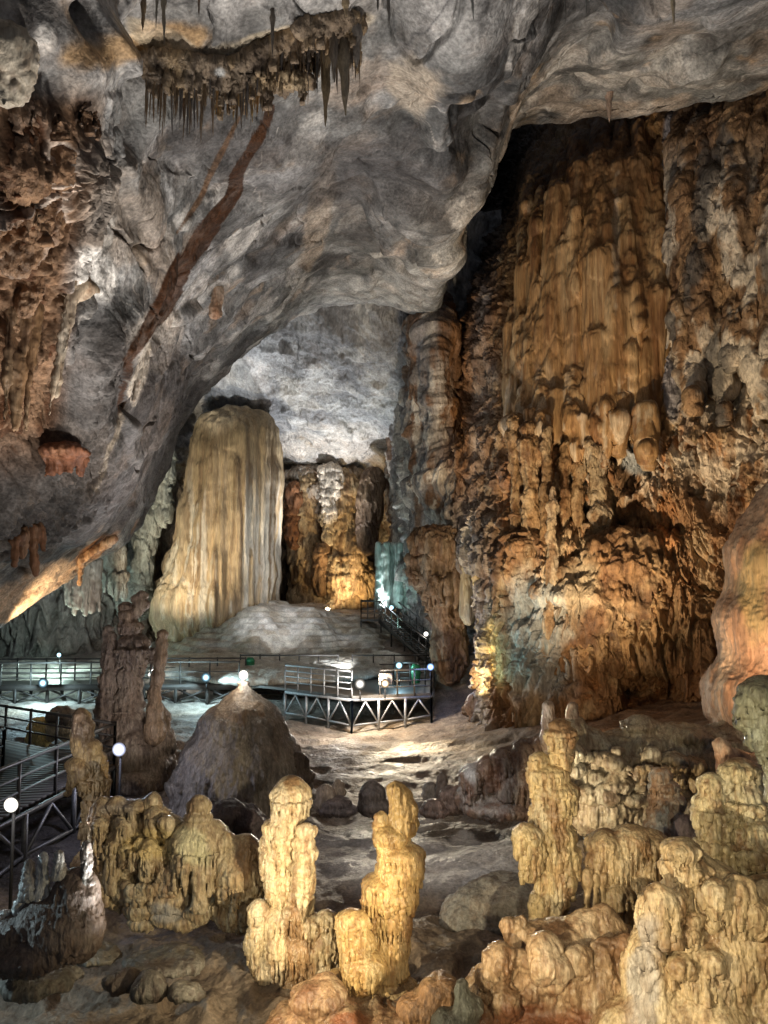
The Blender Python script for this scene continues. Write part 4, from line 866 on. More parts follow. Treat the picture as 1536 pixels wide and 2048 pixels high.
# hanging block on the pier
YY = 42
column(40.5, [(850, 1085, 30, 26), (880, 1095, 40, 40), (860, 1130, 32, 50), (895, 1150, 40, 60), (930, 1110, 36, 50), (885, 1200, 26, 50), (900, 1250, 24, 60), (900, 1310, 30, 50)], 223, ((.27, .18, .11), (.38, .30, .22), (.12, .06, .03)), 'brown fluted block hanging from the pier over the stairs', 'hanging_flowstone', drips=((855, 1120, 34, 50), (890, 1160, 40, 60)), h=.07, cat='flowstone')
column(39.6, [(934, 1130, 11, 14), (934, 1160, 13, 34), (935, 1200, 13, 34), (936, 1228, 12, 20)], 225, ((.40, .34, .22), (.48, .42, .30), (.22, .16, .1)), 'slim pale straight column attached to the fluted block', h=.05, amp=.3, mat=M_flow)
b = PB(.05, .2); b.chain(37, [(968, 1165, 14, 30), (975, 1200, 18, 40), (984, 1250, 22, 40), (990, 1300, 24, 44), (992, 1350, 24, 44), (1000, 1400, 30, 40)])
finish(b, 'rock_buttress', M_wall, flow(227, 1, .05, .10, .10, .4, low=.3), tint((.58, .45, .24), (.62, .52, .34), (.34, .2, .09), 227, 1), 'yellow lit rock edge beside the dark hole at the foot of the pier', 'rock')
#RW
wY = surf_lookup(P_right); cY = surf_lookup(P_ceil)
# ---- tall flowstone drape on the right wall
b = PB(.065, .30)
def pillar(b, x0, y0, x1, y1, r, o):
    for (ta_, tb, ra, rb) in ((0, .15, .35, .8), (.15, .55, .8, 1), (.55, .86, 1, .8), (.86, 1, .8, .25)):
        xa, ya, xb, yb = x0+(x1-x0)*ta_, y0+(y1-y0)*ta_, x0+(x1-x0)*tb, y0+(y1-y0)*tb
        b.C(xa, ya, xb, yb, wY(xa, ya+30)-o, r*ra, r*rb, Y1=wY(xb, yb)-o)
for (x0, y0, x1, y1, r, o) in ((1060, 360, 1050, 700, 20, .1), (1030, 620, 1028, 890, 24, .15), (1085, 380, 1075, 860, 26, .15), (1125, 310, 1112, 880, 33, .3), (1165, 262, 1158, 850, 36, .45), (1205, 250, 1200, 760, 34, .4),
                               (1242, 250, 1240, 900, 32, .35), (1280, 250, 1282, 870, 32, .2), (1318, 280, 1316, 850, 22, .05), (1205, 640, 1200, 900, 30, .7), (1046, 630, 1044, 760, 20, .45), (1142, 740, 1150, 920, 18, .6)): pillar(b, x0, y0, x1, y1, r, o)
for i in range(34):
    xx = rng.uniform(1035, 1315); y0 = rng.uniform(300, 760)+max(0, 1120-xx)*.6; y1 = y0+rng.uniform(80, 300); pillar(b, xx, y0, xx+rng.uniform(-5, 5), min(y1, 930), rng.uniform(7, 14), .55+rng.uniform(0, .3))
def f_dr(p):
    return .35*billow(p, 2.0, 3, 5, (1, 1, .08))+.12*billow(p, .4, 3, 6, (1, 1, .05))+.06*tiers(p, 2.6, 4, .5, .2, .3)
def c_dr(p, x, y):
    c = tint((.35, .21, .095), (.47, .33, .18), (.16, .07, .025), 231, 1.0)(p*np.array((1, 1, .22)), x, y)
    c = mixc(c, (.12, .065, .035), ss(480, 280, y)*.6)  # drape's fade into shade at the top, painted into its colour
    c = mixc(c, (.55, .46, .34), ss(.1, .3, fbm(p, .5, 4, 8, (1, 1, .1)))*ss(700, 800, y)*.7)
    return mixc(c, (.42, .36, .28), ss(.45, .7, g2(x, y, 1232, 480, 10, 160)+fbm(p, .6, 4, 8)*.5)*.6)
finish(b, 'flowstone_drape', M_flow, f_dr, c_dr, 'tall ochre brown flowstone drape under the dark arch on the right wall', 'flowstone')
b = PB(.065, .30)
for (x0, y0, x1, y1, r, o) in ((1372, 225, 1368, 700, 26, .1), (1410, 215, 1408, 640, 30, .25), (1448, 205, 1450, 780, 30, .2), (1490, 195, 1486, 700, 34, .3), (1530, 180, 1530, 820, 34, .2), (1575, 170, 1572, 760, 40, .2)): pillar(b, x0, y0, x1, y1, r, o)
for i in range(46):
    xx = rng.uniform(1365, 1570); y0 = rng.uniform(240, 680); pillar(b, xx, y0, xx+rng.uniform(-5, 5), min(y0+rng.uniform(60, 200), 860), rng.uniform(8, 17), .5+rng.uniform(0, .3))
def c_sh(p, x, y):
    c = tint((.25, .15, .08), (.34, .22, .12), (.10, .055, .03), 233, 1.0)(p*np.array((1, 1, .4)), x, y)
    c = mixc(c, (.60, .53, .44), ss(-.06, .12, fbm(p, 1.3, 5, 66, (1, 1, .4)))*ss(250, 420, y)*.9)
    return mixc(c, (.10, .095, .09), ss(.05, .25, fbm(p, 1.6, 5, 67, (1, 1, .5)))*.8)
finish(b, 'flowstone_drape', M_wall, lambda p: .30*billow(p, 1.2, 3, 7, (1, 1, .12))+.22*bumps(p, .7, 4, (1, 1, .5))+.12*bumps(p, .3, 8, (1, 1, .6))+.15*(tiers(p, 1.4, 5, .7, .4, .2)-.5), c_sh, 'rough cream and brown mottled flowstone sheet right of the grey streak', 'flowstone')
# hanging bulbs and pipes under the drape
pipes = [(1032, 850, 1035, 1090, 15, 'fat ringed pipe at the left edge under the ochre drape'), (1060, 860, 1062, 1130, 19, 'thick pipe with a big bulb at its top, under the ochre drape'),
         (1093, 870, 1090, 1180, 10, 'thin brown pipe right of the big bulb'), (1108, 990, 1098, 1260, 11, 'pale pipe with a pointed cap starting lower than the others'), (1130, 900, 1128, 1080, 12, 'short brown pipe right of the pointed cap'),
         (1158, 910, 1157, 1050, 13, 'dark brown pipe left of the pale foot shaped one'), (1190, 880, 1200, 1040, 17, 'pale forked pipe with a foot shaped end')]
for i, (x0, y0, x1, y1, r, lb) in enumerate(pipes):
    b = PB(.05, .2); YW = wY((x0+x1)/2, (y0+y1)/2)-.9; n_ = int((y1-y0)/26)
    for q in range(n_+1):
        t = q/n_; b.E(x0+(x1-x0)*t+rng.uniform(-3, 3), y0+(y1-y0)*t, YW, r*rng.uniform(.75, 1.15)*(1.25 if q == 1 else 1)*(.6 if q == 0 and i == 3 else 1), 19)
    if i == 1: b.E(1062, 900, YW, 26, 34)
    if i == 6: b.C(1175, 890, 1195, 960, YW-.2, 10, 6).E(1200, 1030, YW-.2, 24, 26); b.fringe(1190, 900, YW, 26, 40, r=2.2)
    pale = i in (3, 6)
    finish(b, 'dripstone_pipe', M_wall, lambda p, i=i: .10*fbm(p, .5, 3, 240+i)+.10*(tiers(p, .7, 240+i, .5, .3, .15)-.5)+.05*fbm(p, .15, 3, i, (1, 1, .15)), tint(*(((.42, .32, .2), (.5, .42, .32), (.2, .11, .05)) if pale else ((.28, .17, .08), (.40, .29, .17), (.12, .055, .02))), 240+i, .8), lb, 'dripstone', 'dripstone pipes under the ochre drape')
# bulging boulder part
b = PB(.07, .5); b.chain(32.6, [(1250, 1190, 120, 110), (1330, 1170, 90, 90), (1180, 1230, 70, 110), (1200, 1300, 80, 70), (1320, 1280, 90, 80), (1140, 1290, 40, 80)])
for i in range(50):
    a = rng.random()*6.28; q = rng.random()**.5; b.E(1250+math.cos(a)*q*150, 1210+math.sin(a)*q*130, 31.0+q*q*1.6+rng.uniform(-.3, .3), rng.uniform(12, 30), rng.uniform(14, 40), k=.25)
finish(b, 'flowstone_bulge', M_wall, lambda p: .6*fbm(p, 1.5, 4, 5)+.25*(tiers(p, 1.6, 4, .7, .4, .3)-.5)+.2*bumps(p, .6, 3, (1, 1, .6))+.14*billow(p, .5, 3, 8, (1, 1, .2))+.10*fbm(p, .3, 3, 6, (1, 1, .3)), tint((.25, .14, .065), (.36, .24, .13), (.10, .045, .02), 251, 1.3, spots=((1150, 1180, 60, 70, (.46, .38, .26), .7), (1100, 1220, 40, 90, (.38, .4, .38), .8))), 'rounded rusty brown bulge at the foot of the right wall', 'flowstone')
# right near column
b = PB(.05, .4); b.chain(20, [(1700, 925, 130, 110), (1668, 1030, 160, 120), (1640, 1130, 178, 140), (1640, 1260, 200, 150), (1640, 1400, 225, 130), (1650, 1560, 225, 160), (1700, 800, 140, 200)])
finish(b, 'flowstone_column', M_flow, lambda p: .16*fbm(p, 1.2, 3, 5)+.16*fbm(p, .7, 4, 6, (1, 1, .10))+.04*bumps(p, .12, 3, (1, 1, 1.6))+.03*fbm(p, .1, 3, 8), tint((.52, .33, .22), (.60, .46, .34), (.36, .2, .12), 261, 1.3, spots=((1510, 1190, 40, 120, (.52, .44, .2), .6),)), 'huge smooth orange pink column at the right edge, behind the green bulging one', 'column')
# ---- ceiling drips
def stal_mesh(L, r, seed, n=8, m=10):
    rg = random.Random(seed); vs = []; 
    for i in range(m+1):
        t = i/m; rr = r*(1-t)**.75*(1+.25*math.sin(t*17+seed))+r*.06
        for k in range(n): a = 2*PI*k/n; q = rr*(1+.2*rg.uniform(-1, 1)); vs.append((math.cos(a)*q, math.sin(a)*q, .15*L-t*L*1.15))
    a = np.arange((m+1)*n).reshape(m+1, n); q = np.stack([a[:-1], np.roll(a, -1, 1)[:-1], np.roll(a, -1, 1)[1:], a[1:]], -1).reshape(-1, 4)[:, ::-1]
    return np.array(vs), q
protos = {}
def stalactite(x, y, Lp, rp, col, label, group, name='stalactite'):
    Yc = cY(x, y)-.15; p = at(x, y, Yc); m = Yc/F_PX; v = rng.randrange(4); key = (col, v)
    if key not in protos:
        vs, q = stal_mesh(1, 1, v*3+1); o = mk(name, vs, q, M_dark, np.tile(np.array(col), (len(vs), 1))); protos[key] = o
    else:
        o = protos[key].copy(); COL.objects.link(o)
    o.location = p; o.scale = (rp*m, rp*m, Lp*m); o.rotation_euler = (rng.uniform(-.04, .04), rng.uniform(-.04, .04), rng.uniform(0, 6))
    return tag(o, label, 'stalactite', group)
def ledge(x):                                       # height of the fringe line along the ceiling ledge
    return np.interp(x, [280, 330, 400, 460, 520, 560, 600, 640, 700, 720], [120, 112, 120, 128, 95, 75, 50, 40, 30, 40])
b = PB(.042, .06)
for i in range(230):
    xx = rng.uniform(285, 722); t = rng.random(); yy = float(ledge(xx))+t*(60 if xx > 400 else 20); Yc = cY(xx, yy)-.1+t*.3
    b.C(xx, yy-6, xx+rng.uniform(-2, 2), yy+rng.uniform(25, 60)*(1.2 if xx < 400 else 1), Yc, rng.uniform(4, 7), rng.uniform(1.3, 2.2))
for xx in range(285, 725, 12): b.E(xx, float(ledge(xx))+6, cY(xx, float(ledge(xx)))-.05, 13, 12, k=.2)
b.chain(cY(560, 170)-.2, [(520, 165, 22, 14), (560, 167, 26, 14), (600, 160, 26, 14), (480, 172, 22, 14), (440, 150, 16, 14)])
b.fringe(560, 168, cY(560, 170)-.2, 50, 50, r=2.5, k=.03).fringe(500, 172, cY(500, 170)-.2, 40, 50, r=2.5, k=.03)
finish(b, 'ceiling_ledge', M_wall, flow(271, .8, .05, .06, .03, .2), tint((.22, .17, .12), (.46, .33, .19), (.08, .06, .045), 271, .8, spots=((560, 160, 60, 24, (.62, .48, .30), .9), (440, 145, 16, 16, (.6, .62, .62), .9))), 'ragged ledge on the ceiling carrying the dense stalactite fringe', 'rock')
for i in range(170):
    xx = rng.uniform(285, 722); t = rng.random(); yy = float(ledge(xx))+16+t*50*(1 if xx > 400 else .6)
    Lp = 1.3*rng.uniform(30, 90)*(1.25 if 290 < xx < 400 else 1); stalactite(xx, yy, Lp, rng.uniform(2.2, 4.6), ((.17, .12, .075) if i % 3 else (.11, .10, .095)), 'thin '+('brown' if i % 3 else 'dark grey')+' stalactite of the dense fringe, '+('left end of the ledge' if xx < 410 else 'middle of the ledge above the rust stain' if xx < 560 else 'raised right end of the ledge'), 'stalactites of the ledge fringe')
for i in range(46):
    xx = rng.uniform(425, 540); stalactite(xx, 165+rng.uniform(0, 40), rng.uniform(25, 60), rng.uniform(2.5, 5), rng.choice([(.33, .23, .11), (.26, .15, .06)]), 'short ochre stalactite hanging above the long rust stain', 'ochre stalactites above the rust stain')
big = [(288, -10, 85, 8, (.16, .11, .06), 'stout brown stalactite at the top edge, left of a thin pair'), (314, -10, 75, 4, (.11, .1, .08), 'thin dark stalactite, left of the pair at the top edge'), (327, -10, 110, 6, (.14, .12, .09), 'long dark stalactite, right of the pair at the top edge'),
       (398, -10, 50, 4, (.14, .1, .07), 'lone short dark stalactite at the top edge left of the big cluster'), (654, 80, 190, 15, (.20, .15, .09), 'long thick tan stalactite hanging lowest of all under the ledge'), (684, 60, 190, 17, (.17, .14, .10), 'thick dark stalactite close behind the lowest hanging one'),
       (668, 50, 130, 14, (.13, .11, .09), 'short stout stalactite between the two thickest ones'), (712, 30, 120, 16, (.22, .2, .18), 'grey stalactite right of the thick pair'), (368, 190, 60, 6, (.10, .06, .04), 'pointed dark tip hanging lowest at the left of the fringe'),
       (690, -20, 62, 13, (.42, .32, .2), 'pale fat stalactite at the top edge above the thick pair'), (776, -20, 75, 6, (.12, .11, .1), 'dark stalactite at the top edge right of the pale fat one'), (755, -20, 48, 5, (.12, .11, .1), 'small dark stalactite beside the dark one at the top edge'),
       (944, -10, 60, 4, (.35, .36, .34), 'slim pale stalactite at the top edge near the middle'), (1129, -10, 70, 2.5, (.2, .2, .19), 'hair thin grey stalactite at the top edge'), (1345, -10, 70, 6, (.46, .38, .26), 'single cream stalactite at the top edge on the right'),
       (1172, -10, 45, 3, (.2, .2, .19), 'short grey stalactite beside the hair thin one'), (1218, 195, 55, 8, (.36, .27, .22), 'pinkish stalactite hanging at the top of the dark arch'), (545, 30, 95, 6, (.12, .1, .08), 'dark stalactite at the left corner of the thick cluster')]
for (x_, y_, L_, r_, c_, lb) in big: stalactite(x_, y_, L_, r_, c_, lb, 'large stalactites')
# left hanging flowstones
def hang(name, pts, cols, seed, label, o=.25, drips=(), h=.05, mat=None, amp=1.):
    b = PB(h, .2)
    for p_ in pts:
        if len(p_) == 4: b.E(p_[0], p_[1], cY(p_[0], p_[1])-o, p_[2], p_[3])
        else: b.C(p_[0], p_[1], p_[2], p_[3], cY(p_[0], p_[1])-o, p_[4], p_[5])
    for (x, y, R, ln) in drips: b.fringe(x, y, cY(x, y)-o, R, ln, r=2.2, k=.06)
    return finish(b, name, mat or M_flow, lambda p: amp*(.10*fbm(p, .8, 3, seed)+.10*fbm(p, .22, 3, seed+1, (1, 1, .08))+.05*fbm(p, .1, 3, seed+3)), tint(*cols, seed, .8), label, 'flowstone')
BR = ((.20, .115, .055), (.32, .22, .13), (.08, .04, .02))
hang('hanging_drapery', [(172-i*9, 575+abs(i-3)*5, 150-i*13, 740+rng.uniform(-20, 60)+i*8, 8, 4) for i in range(9)]+[(150, 572, 44, 20)], ((.36, .29, .21), (.47, .41, .33), (.18, .10, .05)), 281, 'fan shaped pale drapery hanging under a white patch on the left wall')
hang('hanging_drapery', [(20+i*17, 640+rng.uniform(-30, 10), 10+i*14, 830+rng.uniform(-10, 40), 12, 6) for i in range(8)], BR, 283, 'dark brown drapery hanging down the left edge', .1)
hang('dripstone_wall_panel', [(15, 240, 30, 30), (60, 235, 34, 30), (110, 232, 34, 26), (160, 232, 30, 28), (40, 330, 60, 80), (100, 320, 50, 80), (30, 470, 50, 100), (80, 430, 40, 90), (165, 280, 16, 60), (20, 600, 30, 90), (60, 560, 30, 80)], ((.27, .16, .09), (.42, .32, .25), (.08, .035, .015)), 284, 'rough rusty panel of dripstone high on the left wall', -.3, drips=((60, 240, 70, 60), (150, 240, 50, 80), (60, 330, 50, 60), (50, 440, 50, 60)), h=.05, mat=M_wall, amp=1.5)
hang('hanging_drapery', [(130, 905, 48, 18)]+[(88+i*9, 905, 90+i*8, 940+rng.uniform(0, 28)-abs(i-5)*2, 6, 2.5) for i in range(11)], ((.22, .09, .045), (.30, .15, .08), (.09, .035, .02)), 285, 'dark red fringed drapery low on the left slab', .2)
hang('hanging_drapery', [(62, 1060, 72, 1150, 13, 4), (82, 1055, 88, 1100, 9, 4)], ((.26, .13, .07), (.36, .22, .13), (.1, .05, .03)), 286, 'large brown pointed drip low at the left edge', .2)
hang('hanging_drapery', [(46, 1065, 45, 1115, 12, 5), (28, 1085, 30, 1130, 8, 4), (34, 1075, 46, 1070, 7, 9)], ((.26, .13, .07), (.36, .22, .13), (.1, .05, .03)), 292, 'smaller reddish drip left of the large brown pointed one', .2)
hang('hanging_drapery', [(436, 580, 432, 625, 8, 13), (426, 615, 416, 650, 9, 4), (440, 615, 455, 650, 8, 3), (432, 625, 430, 660, 9, 3)], ((.48, .33, .23), (.58, .46, .36), (.28, .14, .07)), 287, 'small pinkish figure shaped drip on the dark slab', .15, h=.04)
hang('hanging_drapery', [(165, 322, 190, 305, 6, 7), (190, 305, 212, 302, 7, 6), (212, 302, 222, 318, 5, 3)], ((.5, .36, .26), (.6, .48, .38), (.28, .14, .07)), 288, 'small pale curved shelf at the edge of the rusty panel', .25, h=.04)
hang('hanging_drapery', [(x0, y0, x0-6+rng.uniform(-2, 2), y0+rng.uniform(20, 50), 8, 2.5) for x0, y0 in ((205, 1095), (190, 1105), (176, 1114), (215, 1088), (225, 1082), (164, 1122))]+[(160, 1120, 228, 1076, 8, 8)], ((.45, .27, .15), (.52, .38, .26), (.25, .12, .06)), 289, 'orange fringe along the lower edge of the left slab', .0)
hang('hanging_drapery', [(282, 700, 268, 800, 17, 4), (296, 696, 280, 770, 15, 9)], ((.48, .42, .34), (.58, .53, .46), (.22, .14, .08)), 290, 'pale tongue shaped drip at the end of the rust stain', .0, h=.045)
hang('hanging_drapery', [(10, 90, 40, 50), (28, 140, 34, 50), (10, 170, 34, 50), (40, 110, 60, 170, 10, 3), (25, 140, 34, 205, 10, 3), (5, 150, 6, 215, 12, 4), (58, 90, 66, 130, 10, 4)], ((.42, .37, .29), (.52, .47, .40), (.18, .13, .09)), 293, 'pale drapery hanging in the top left corner', .1)
# ---- rocks behind the lower walkway; the lit ones carry lamplight in their colour
for i, (x_, y_, rx, ry, c_, lb) in enumerate([(78, 1462, 22, 26, (.62, .52, .22), 'bright yellow lit rock behind the lower walkway, left one'), (118, 1456, 22, 20, (.55, .5, .36), 'pale lit rock behind the lower walkway, right one'), (130, 1430, 30, 14, (.2, .17, .14), 'dark rock above the pale lit one')]):
    b = PB(.05, .05); b.chain(31, [(x_, y_, rx, ry), (x_+rx*.5, y_+ry*.4, rx*.7, ry*.7), (x_-rx*.4, y_+ry*.5, rx*.7, ry*.6)])
    finish(b, 'boulder', M_dark, flow(300+i, 1, 0, .02, .08, .4, low=.2), tint(c_, np.array(c_)*1.1, np.array(c_)*.6, 90+i), lb, 'rock', 'rocks behind the lower walkway')

# ================================================================ WALKWAYS
def box_mesh(a, b, w, h):
    a = Vector(a); b = Vector(b); d = (b-a).normalized(); up = Vector((0, 0, 1)) if abs(d.z) < .95 else Vector((1, 0, 0))
    s = d.cross(up).normalized(); u = s.cross(d).normalized(); vs = []
    for e in (a, b):
        for (p, q) in ((-1, -1), (1, -1), (1, 1), (-1, 1)): vs.append(e+s*p*w/2+u*q*h/2)
    F = [(3, 2, 1, 0), (4, 5, 6, 7), (0, 1, 5, 4), (1, 2, 6, 5), (2, 3, 7, 6), (3, 0, 4, 7)]
    return np.array([list(v) for v in vs]), np.array(F)
def beam(name, a, b, w, h, mat, parent, extra=()):
    vs, q = box_mesh(a, b, w, h); V_ = [vs]; Q_ = [q]
    for (a2, b2, w2, h2) in extra:
        v2, q2 = box_mesh(a2, b2, w2, h2); Q_.append(q2+8*len(V_)); V_.append(v2)
    vs = np.concatenate(V_); o = mk(name, vs, np.concatenate(Q_), mat, parent=parent, origin=vs.mean(0), smooth=False)
    return o
def deck(name, poly, z, th, parent, mat=None):
    n = len(poly); vs = [(x, y, z) for x, y in poly]+[(x, y, z-th) for x, y in poly]
    me = bpy.data.meshes.new(name); fs = [tuple(range(n)), tuple(range(2*n-1, n-1, -1))]+[((i+1) % n, i, n+i, n+(i+1) % n) for i in range(n)]
    me.from_pydata([(x-parent.location.x, y-parent.location.y, q-parent.location.z) for x, y, q in vs], [], fs); me.materials.append(mat or M_deck)
    o = bpy.data.objects.new(name, me); COL.objects.link(o); o.parent = parent; return o
M_deck = plain('grating_deck', (.08, .075, .07), .5)
def railing(parent, a, b, za, zb, step=1.6, mat=None, H=1.12, rails=(1.12, .62, .34), pw=.07, name='railing'):
    """posts and rails from a to b; the railing section is one part, each post a sub-part"""
    mat = mat or M_rail; a = Vector((*a, za)); b = Vector((*b, zb)); up = Vector((0, 0, 1))
    rs = [(a+up*r, b+up*r, .075 if r == H else .05, .075 if r == H else .05) for r in rails]
    o = beam('railing', *rs[0], mat, parent, rs[1:]); n = max(1, round((b-a).length/step)); 
    for i in range(n+1):
        p = a.lerp(b, i/n); vs, q = box_mesh(p-up*.1, p+up*(H+.06), pw, pw)
        c = mk('post', vs, q, mat, origin=p, smooth=False); c.parent = o; c.location = p-o.location-parent.location
def trestle(parent, a, b, zt, mat, step=2.6, depth=None, brace=True, low=.35):
    a = Vector(a); b = Vector(b); n = max(1, round((b-a).length/step)); pr = None
    for i in range(n+1):
        p = a.lerp(b, i/n); zg = gh(p.x, p.y)-.15
        beam('leg', (p.x, p.y, zg), (p.x, p.y, zt), .11, .11, mat, parent)
        if pr is not None and brace:
            m_ = (p+pr)/2
            beam('brace', (pr.x, pr.y, pr.z+zb+low), (m_.x, m_.y, zt-.08), .07, .07, mat, parent); beam('brace', (p.x, p.y, zg+.1+low), (m_.x, m_.y, zt-.08), .07, .07, mat, parent)
            beam('cross_beam', (pr.x, pr.y, zb+low+.05), (p.x, p.y, zg+low+.15), .08, .08, mat, parent)
        pr = Vector((p.x, p.y, 0)); zb = zg+.1
ZD = 1.55
def px2xy(x, Y): return ((x-768)/F_PX*Y*1.0, Y)
def fx(x, Y): return float(at(x, 1250, Y)[0])
# left walkway
p0, p1 = (fx(-420, 39.5), 39.5), (fx(480, 40.5), 40.5)
t = empty('walkway', (p0[0], p0[1], .5), 'long straight raised walkway crossing the left half', 'walkway')
deck('deck', [p0, p1, (p1[0], p1[1]+1.8), (p0[0], p0[1]+1.8)], ZD, .1, t)
beam('fascia', (p0[0], p0[1]-.03, ZD-.14), (p1[0], p1[1]-.03, ZD-.14), .08, .3, M_wood, t)
railing(t, p0, p1, ZD, ZD, 1.5); railing(t, (p0[0], p0[1]+1.8), (p1[0], p1[1]+1.8), ZD, ZD, 1.5)
a = Vector((*p0, 0)); b2 = Vector((*p1, 0)); n = 14
for i in range(n+1):
    p = a.lerp(b2, i/n)
    for dy in (0, 1.8): beam('leg', (p.x, p.y+dy, gh(p.x, p.y)-.1), (p.x, p.y+dy, ZD-.2), .14, .14, M_wood, t)
    if i < n:
        q = a.lerp(b2, (i+1)/n); beam('brace', (p.x, p.y, gh(p.x, p.y)+.05), (q.x, q.y, ZD-.25), .08, .08, M_wood, t); beam('brace', (q.x, q.y+.1, gh(q.x, q.y)+.05), (p.x, p.y+.1, ZD-.25), .08, .08, M_wood, t)
# platform
A_ = (fx(572, 38.9), 38.9); B_ = (fx(704, 36.3), 36.3); C_ = (fx(862, 37.3), 37.3); D_ = (fx(872, 43.8), 43.8); E_ = (fx(482, 43.8), 43.8); F_ = (fx(482, 40.6), 40.6)
t = empty('viewing_platform', (B_[0], B_[1], 0), 'raised viewing platform with steel frame and open railing in the middle', 'platform')
deck('deck', [A_, B_, C_, D_, E_, F_], ZD-.004, .12, t)
railing(t, A_, B_, ZD, ZD, .9, M_steel, rails=(1.12, .85, .58, .31)); railing(t, E_, ((E_[0]+D_[0])/2, 43.8), ZD, ZD, 1.1); railing(t, (fx(705, 43.8), 43.8), D_, ZD, ZD, 1.1)
railing(t, (fx(760, 36.7), 36.7), C_, ZD, ZD, .9); railing(t, C_, D_, ZD, ZD, 1.3); railing(t, (fx(790, 40), 40), (fx(850, 40), 40), ZD, ZD, .8)
beam('fascia', (*A_, ZD-.2), (*B_, ZD-.2), .08, .12, M_steel, t); beam('fascia', (*B_, ZD-.2), (*C_, ZD-.2), .08, .12, M_steel, t); beam('fascia', (*C_, ZD-.2), (*D_, ZD-.2), .08, .12, M_steel, t)
trestle(t, (*A_, 0), (*B_, 0), ZD-.2, M_steel, 1.5); trestle(t, (*B_, 0), (*C_, 0), ZD-.2, M_steel, 1.3); trestle(t, (*C_, 0), (*D_, 0), ZD-.2, M_steel, 2.2); trestle(t, (fx(500, 42), 42, 0), (fx(640, 41), 41, 0), ZD-.2, M_wood, 1.6)
# board on the railing
s_ = mk('notice_board', *box_mesh((fx(758, 36.55), 36.55, ZD+.75), (fx(784, 36.6), 36.6, ZD+.75), .04, .5), M_sign, origin=(fx(770, 36.6), 36.6, ZD+.5), smooth=False)
tag(s_, 'pale board fixed to the platform railing above the warm lamp', 'sign')
# stairs up to the terraces
L0 = Vector(at(868, 1332, 43.5)); L1 = Vector(at(758, 1238, 50)); dirs = (L1-L0); side = Vector((dirs.y, -dirs.x, 0)).normalized()*1.3
t = empty('staircase', tuple(L0), 'dark staircase climbing from the platform to the upper landing', 'stairs'); nst = 22
for i in range(nst):
    p = L0.lerp(L1, (i+.5)/nst); beam('step', tuple(p), tuple(p+side), .32, .05, M_rail, t)
for o_ in (Vector((0, 0, 0)), side):
    beam('stringer', tuple(L0+o_-Vector((0, 0, .12))), tuple(L1+o_-Vector((0, 0, .12))), .08, .25, M_rail, t)
    railing(t, (L0+o_)[:2], (L1+o_)[:2], L0.z, L1.z, 1.0)
for f_ in (.25, .5, .75):
    p = L0.lerp(L1, f_); beam('leg', (p.x, p.y, gh(p.x, p.y)-.2), tuple(p), .1, .1, M_rail, t); p = p+side; beam('leg', (p.x, p.y, gh(p.x, p.y)-.2), tuple(p), .1, .1, M_rail, t)
zl = L1.z; t = empty('landing', (L1.x, L1.y, zl-1), 'small square landing with railing at the top of the staircase', 'platform')
pa, pb, pc, pd = (fx(722, 50), 50), (fx(762, 50), 50), (fx(762, 52), 52.3), (fx(722, 52), 52.3)
deck('deck', [pa, pb, pc, pd], zl, .15, t); railing(t, pa, pb, zl, zl, .5); railing(t, pd, pc, zl, zl, .5); railing(t, pa, pd, zl, zl, .8)
for q in (pa, pb): beam('leg', (*q, gh(*q)-.2), (*q, zl-.1), .1, .1, M_rail, t)
# near left walkway: bent round a corner
cn = (fx(236, 24), 24.); zz = 1.45
M_dull = plain('dull_steel', (.16, .16, .165), .5, .5)
t = empty('walkway', (cn[0], cn[1], 0), 'near dark walkway with steel trestles at the left edge, bending round a corner', 'walkway')
n1, f1 = (fx(-60, 17), 13.5), (fx(-160, 28), 29.5); n1 = (-9.6, 12.5)
c2 = (cn[0]-3.0, 23.2)
def planks(name, a0, a1, b0, b1, z, n, par):         # boards laid across, with gaps between them
    vs = []; qs = []
    for i in range(n):
        t0, t1 = (i+.12)/n, (i+.88)/n; k0 = len(vs); L = lambda p, q, t: (p[0]+(q[0]-p[0])*t, p[1]+(q[1]-p[1])*t)
        for zz_ in (z, z-.05):
            for (p, q, t_) in ((a0, a1, t0), (b0, b1, t0), (b0, b1, t1), (a0, a1, t1)): vs.append((*L(p, q, t_), zz_))
        qs += [(k0, k0+1, k0+2, k0+3), (k0+7, k0+6, k0+5, k0+4), (k0, k0+4, k0+5, k0+1), (k0+1, k0+5, k0+6, k0+2), (k0+2, k0+6, k0+7, k0+3), (k0+3, k0+7, k0+4, k0)]
    vs = np.array(vs); return mk(name, vs, np.array(qs), M_wood, parent=par, origin=vs.mean(0), smooth=False)
planks('deck', cn, n1, c2, (n1[0]-2.6, n1[1]), zz, 44, t); planks('deck', cn, f1, c2, (f1[0], f1[1]-2.0), zz, 34, t)
railing(t, cn, n1, zz, zz, 1.7, M_rail, rails=(1.12, .75, .4)); railing(t, cn, f1, zz, zz, 1.5, M_rail, rails=(1.12, .75, .4)); railing(t, (n1[0]-2.6, n1[1]), (cn[0]-3.0, 23.2), zz, zz, 1.7, M_rail); railing(t, (cn[0]-3.0, 23.2), (f1[0], f1[1]-2.0), zz, zz, 1.7, M_rail)
beam('fascia', (*cn, zz-.2), (*n1, zz-.2), .06, .12, M_rail, t); trestle(t, (*cn, 0), (*n1, 0), zz-.2, M_dull, 2.4, low=.1); trestle(t, (n1[0]-2.6, n1[1], 0), (cn[0]-3, 23.2, 0), zz-.2, M_dull, 2.4); trestle(t, (*cn, 0), (*f1, 0), zz-.2, M_steel, 2.2)
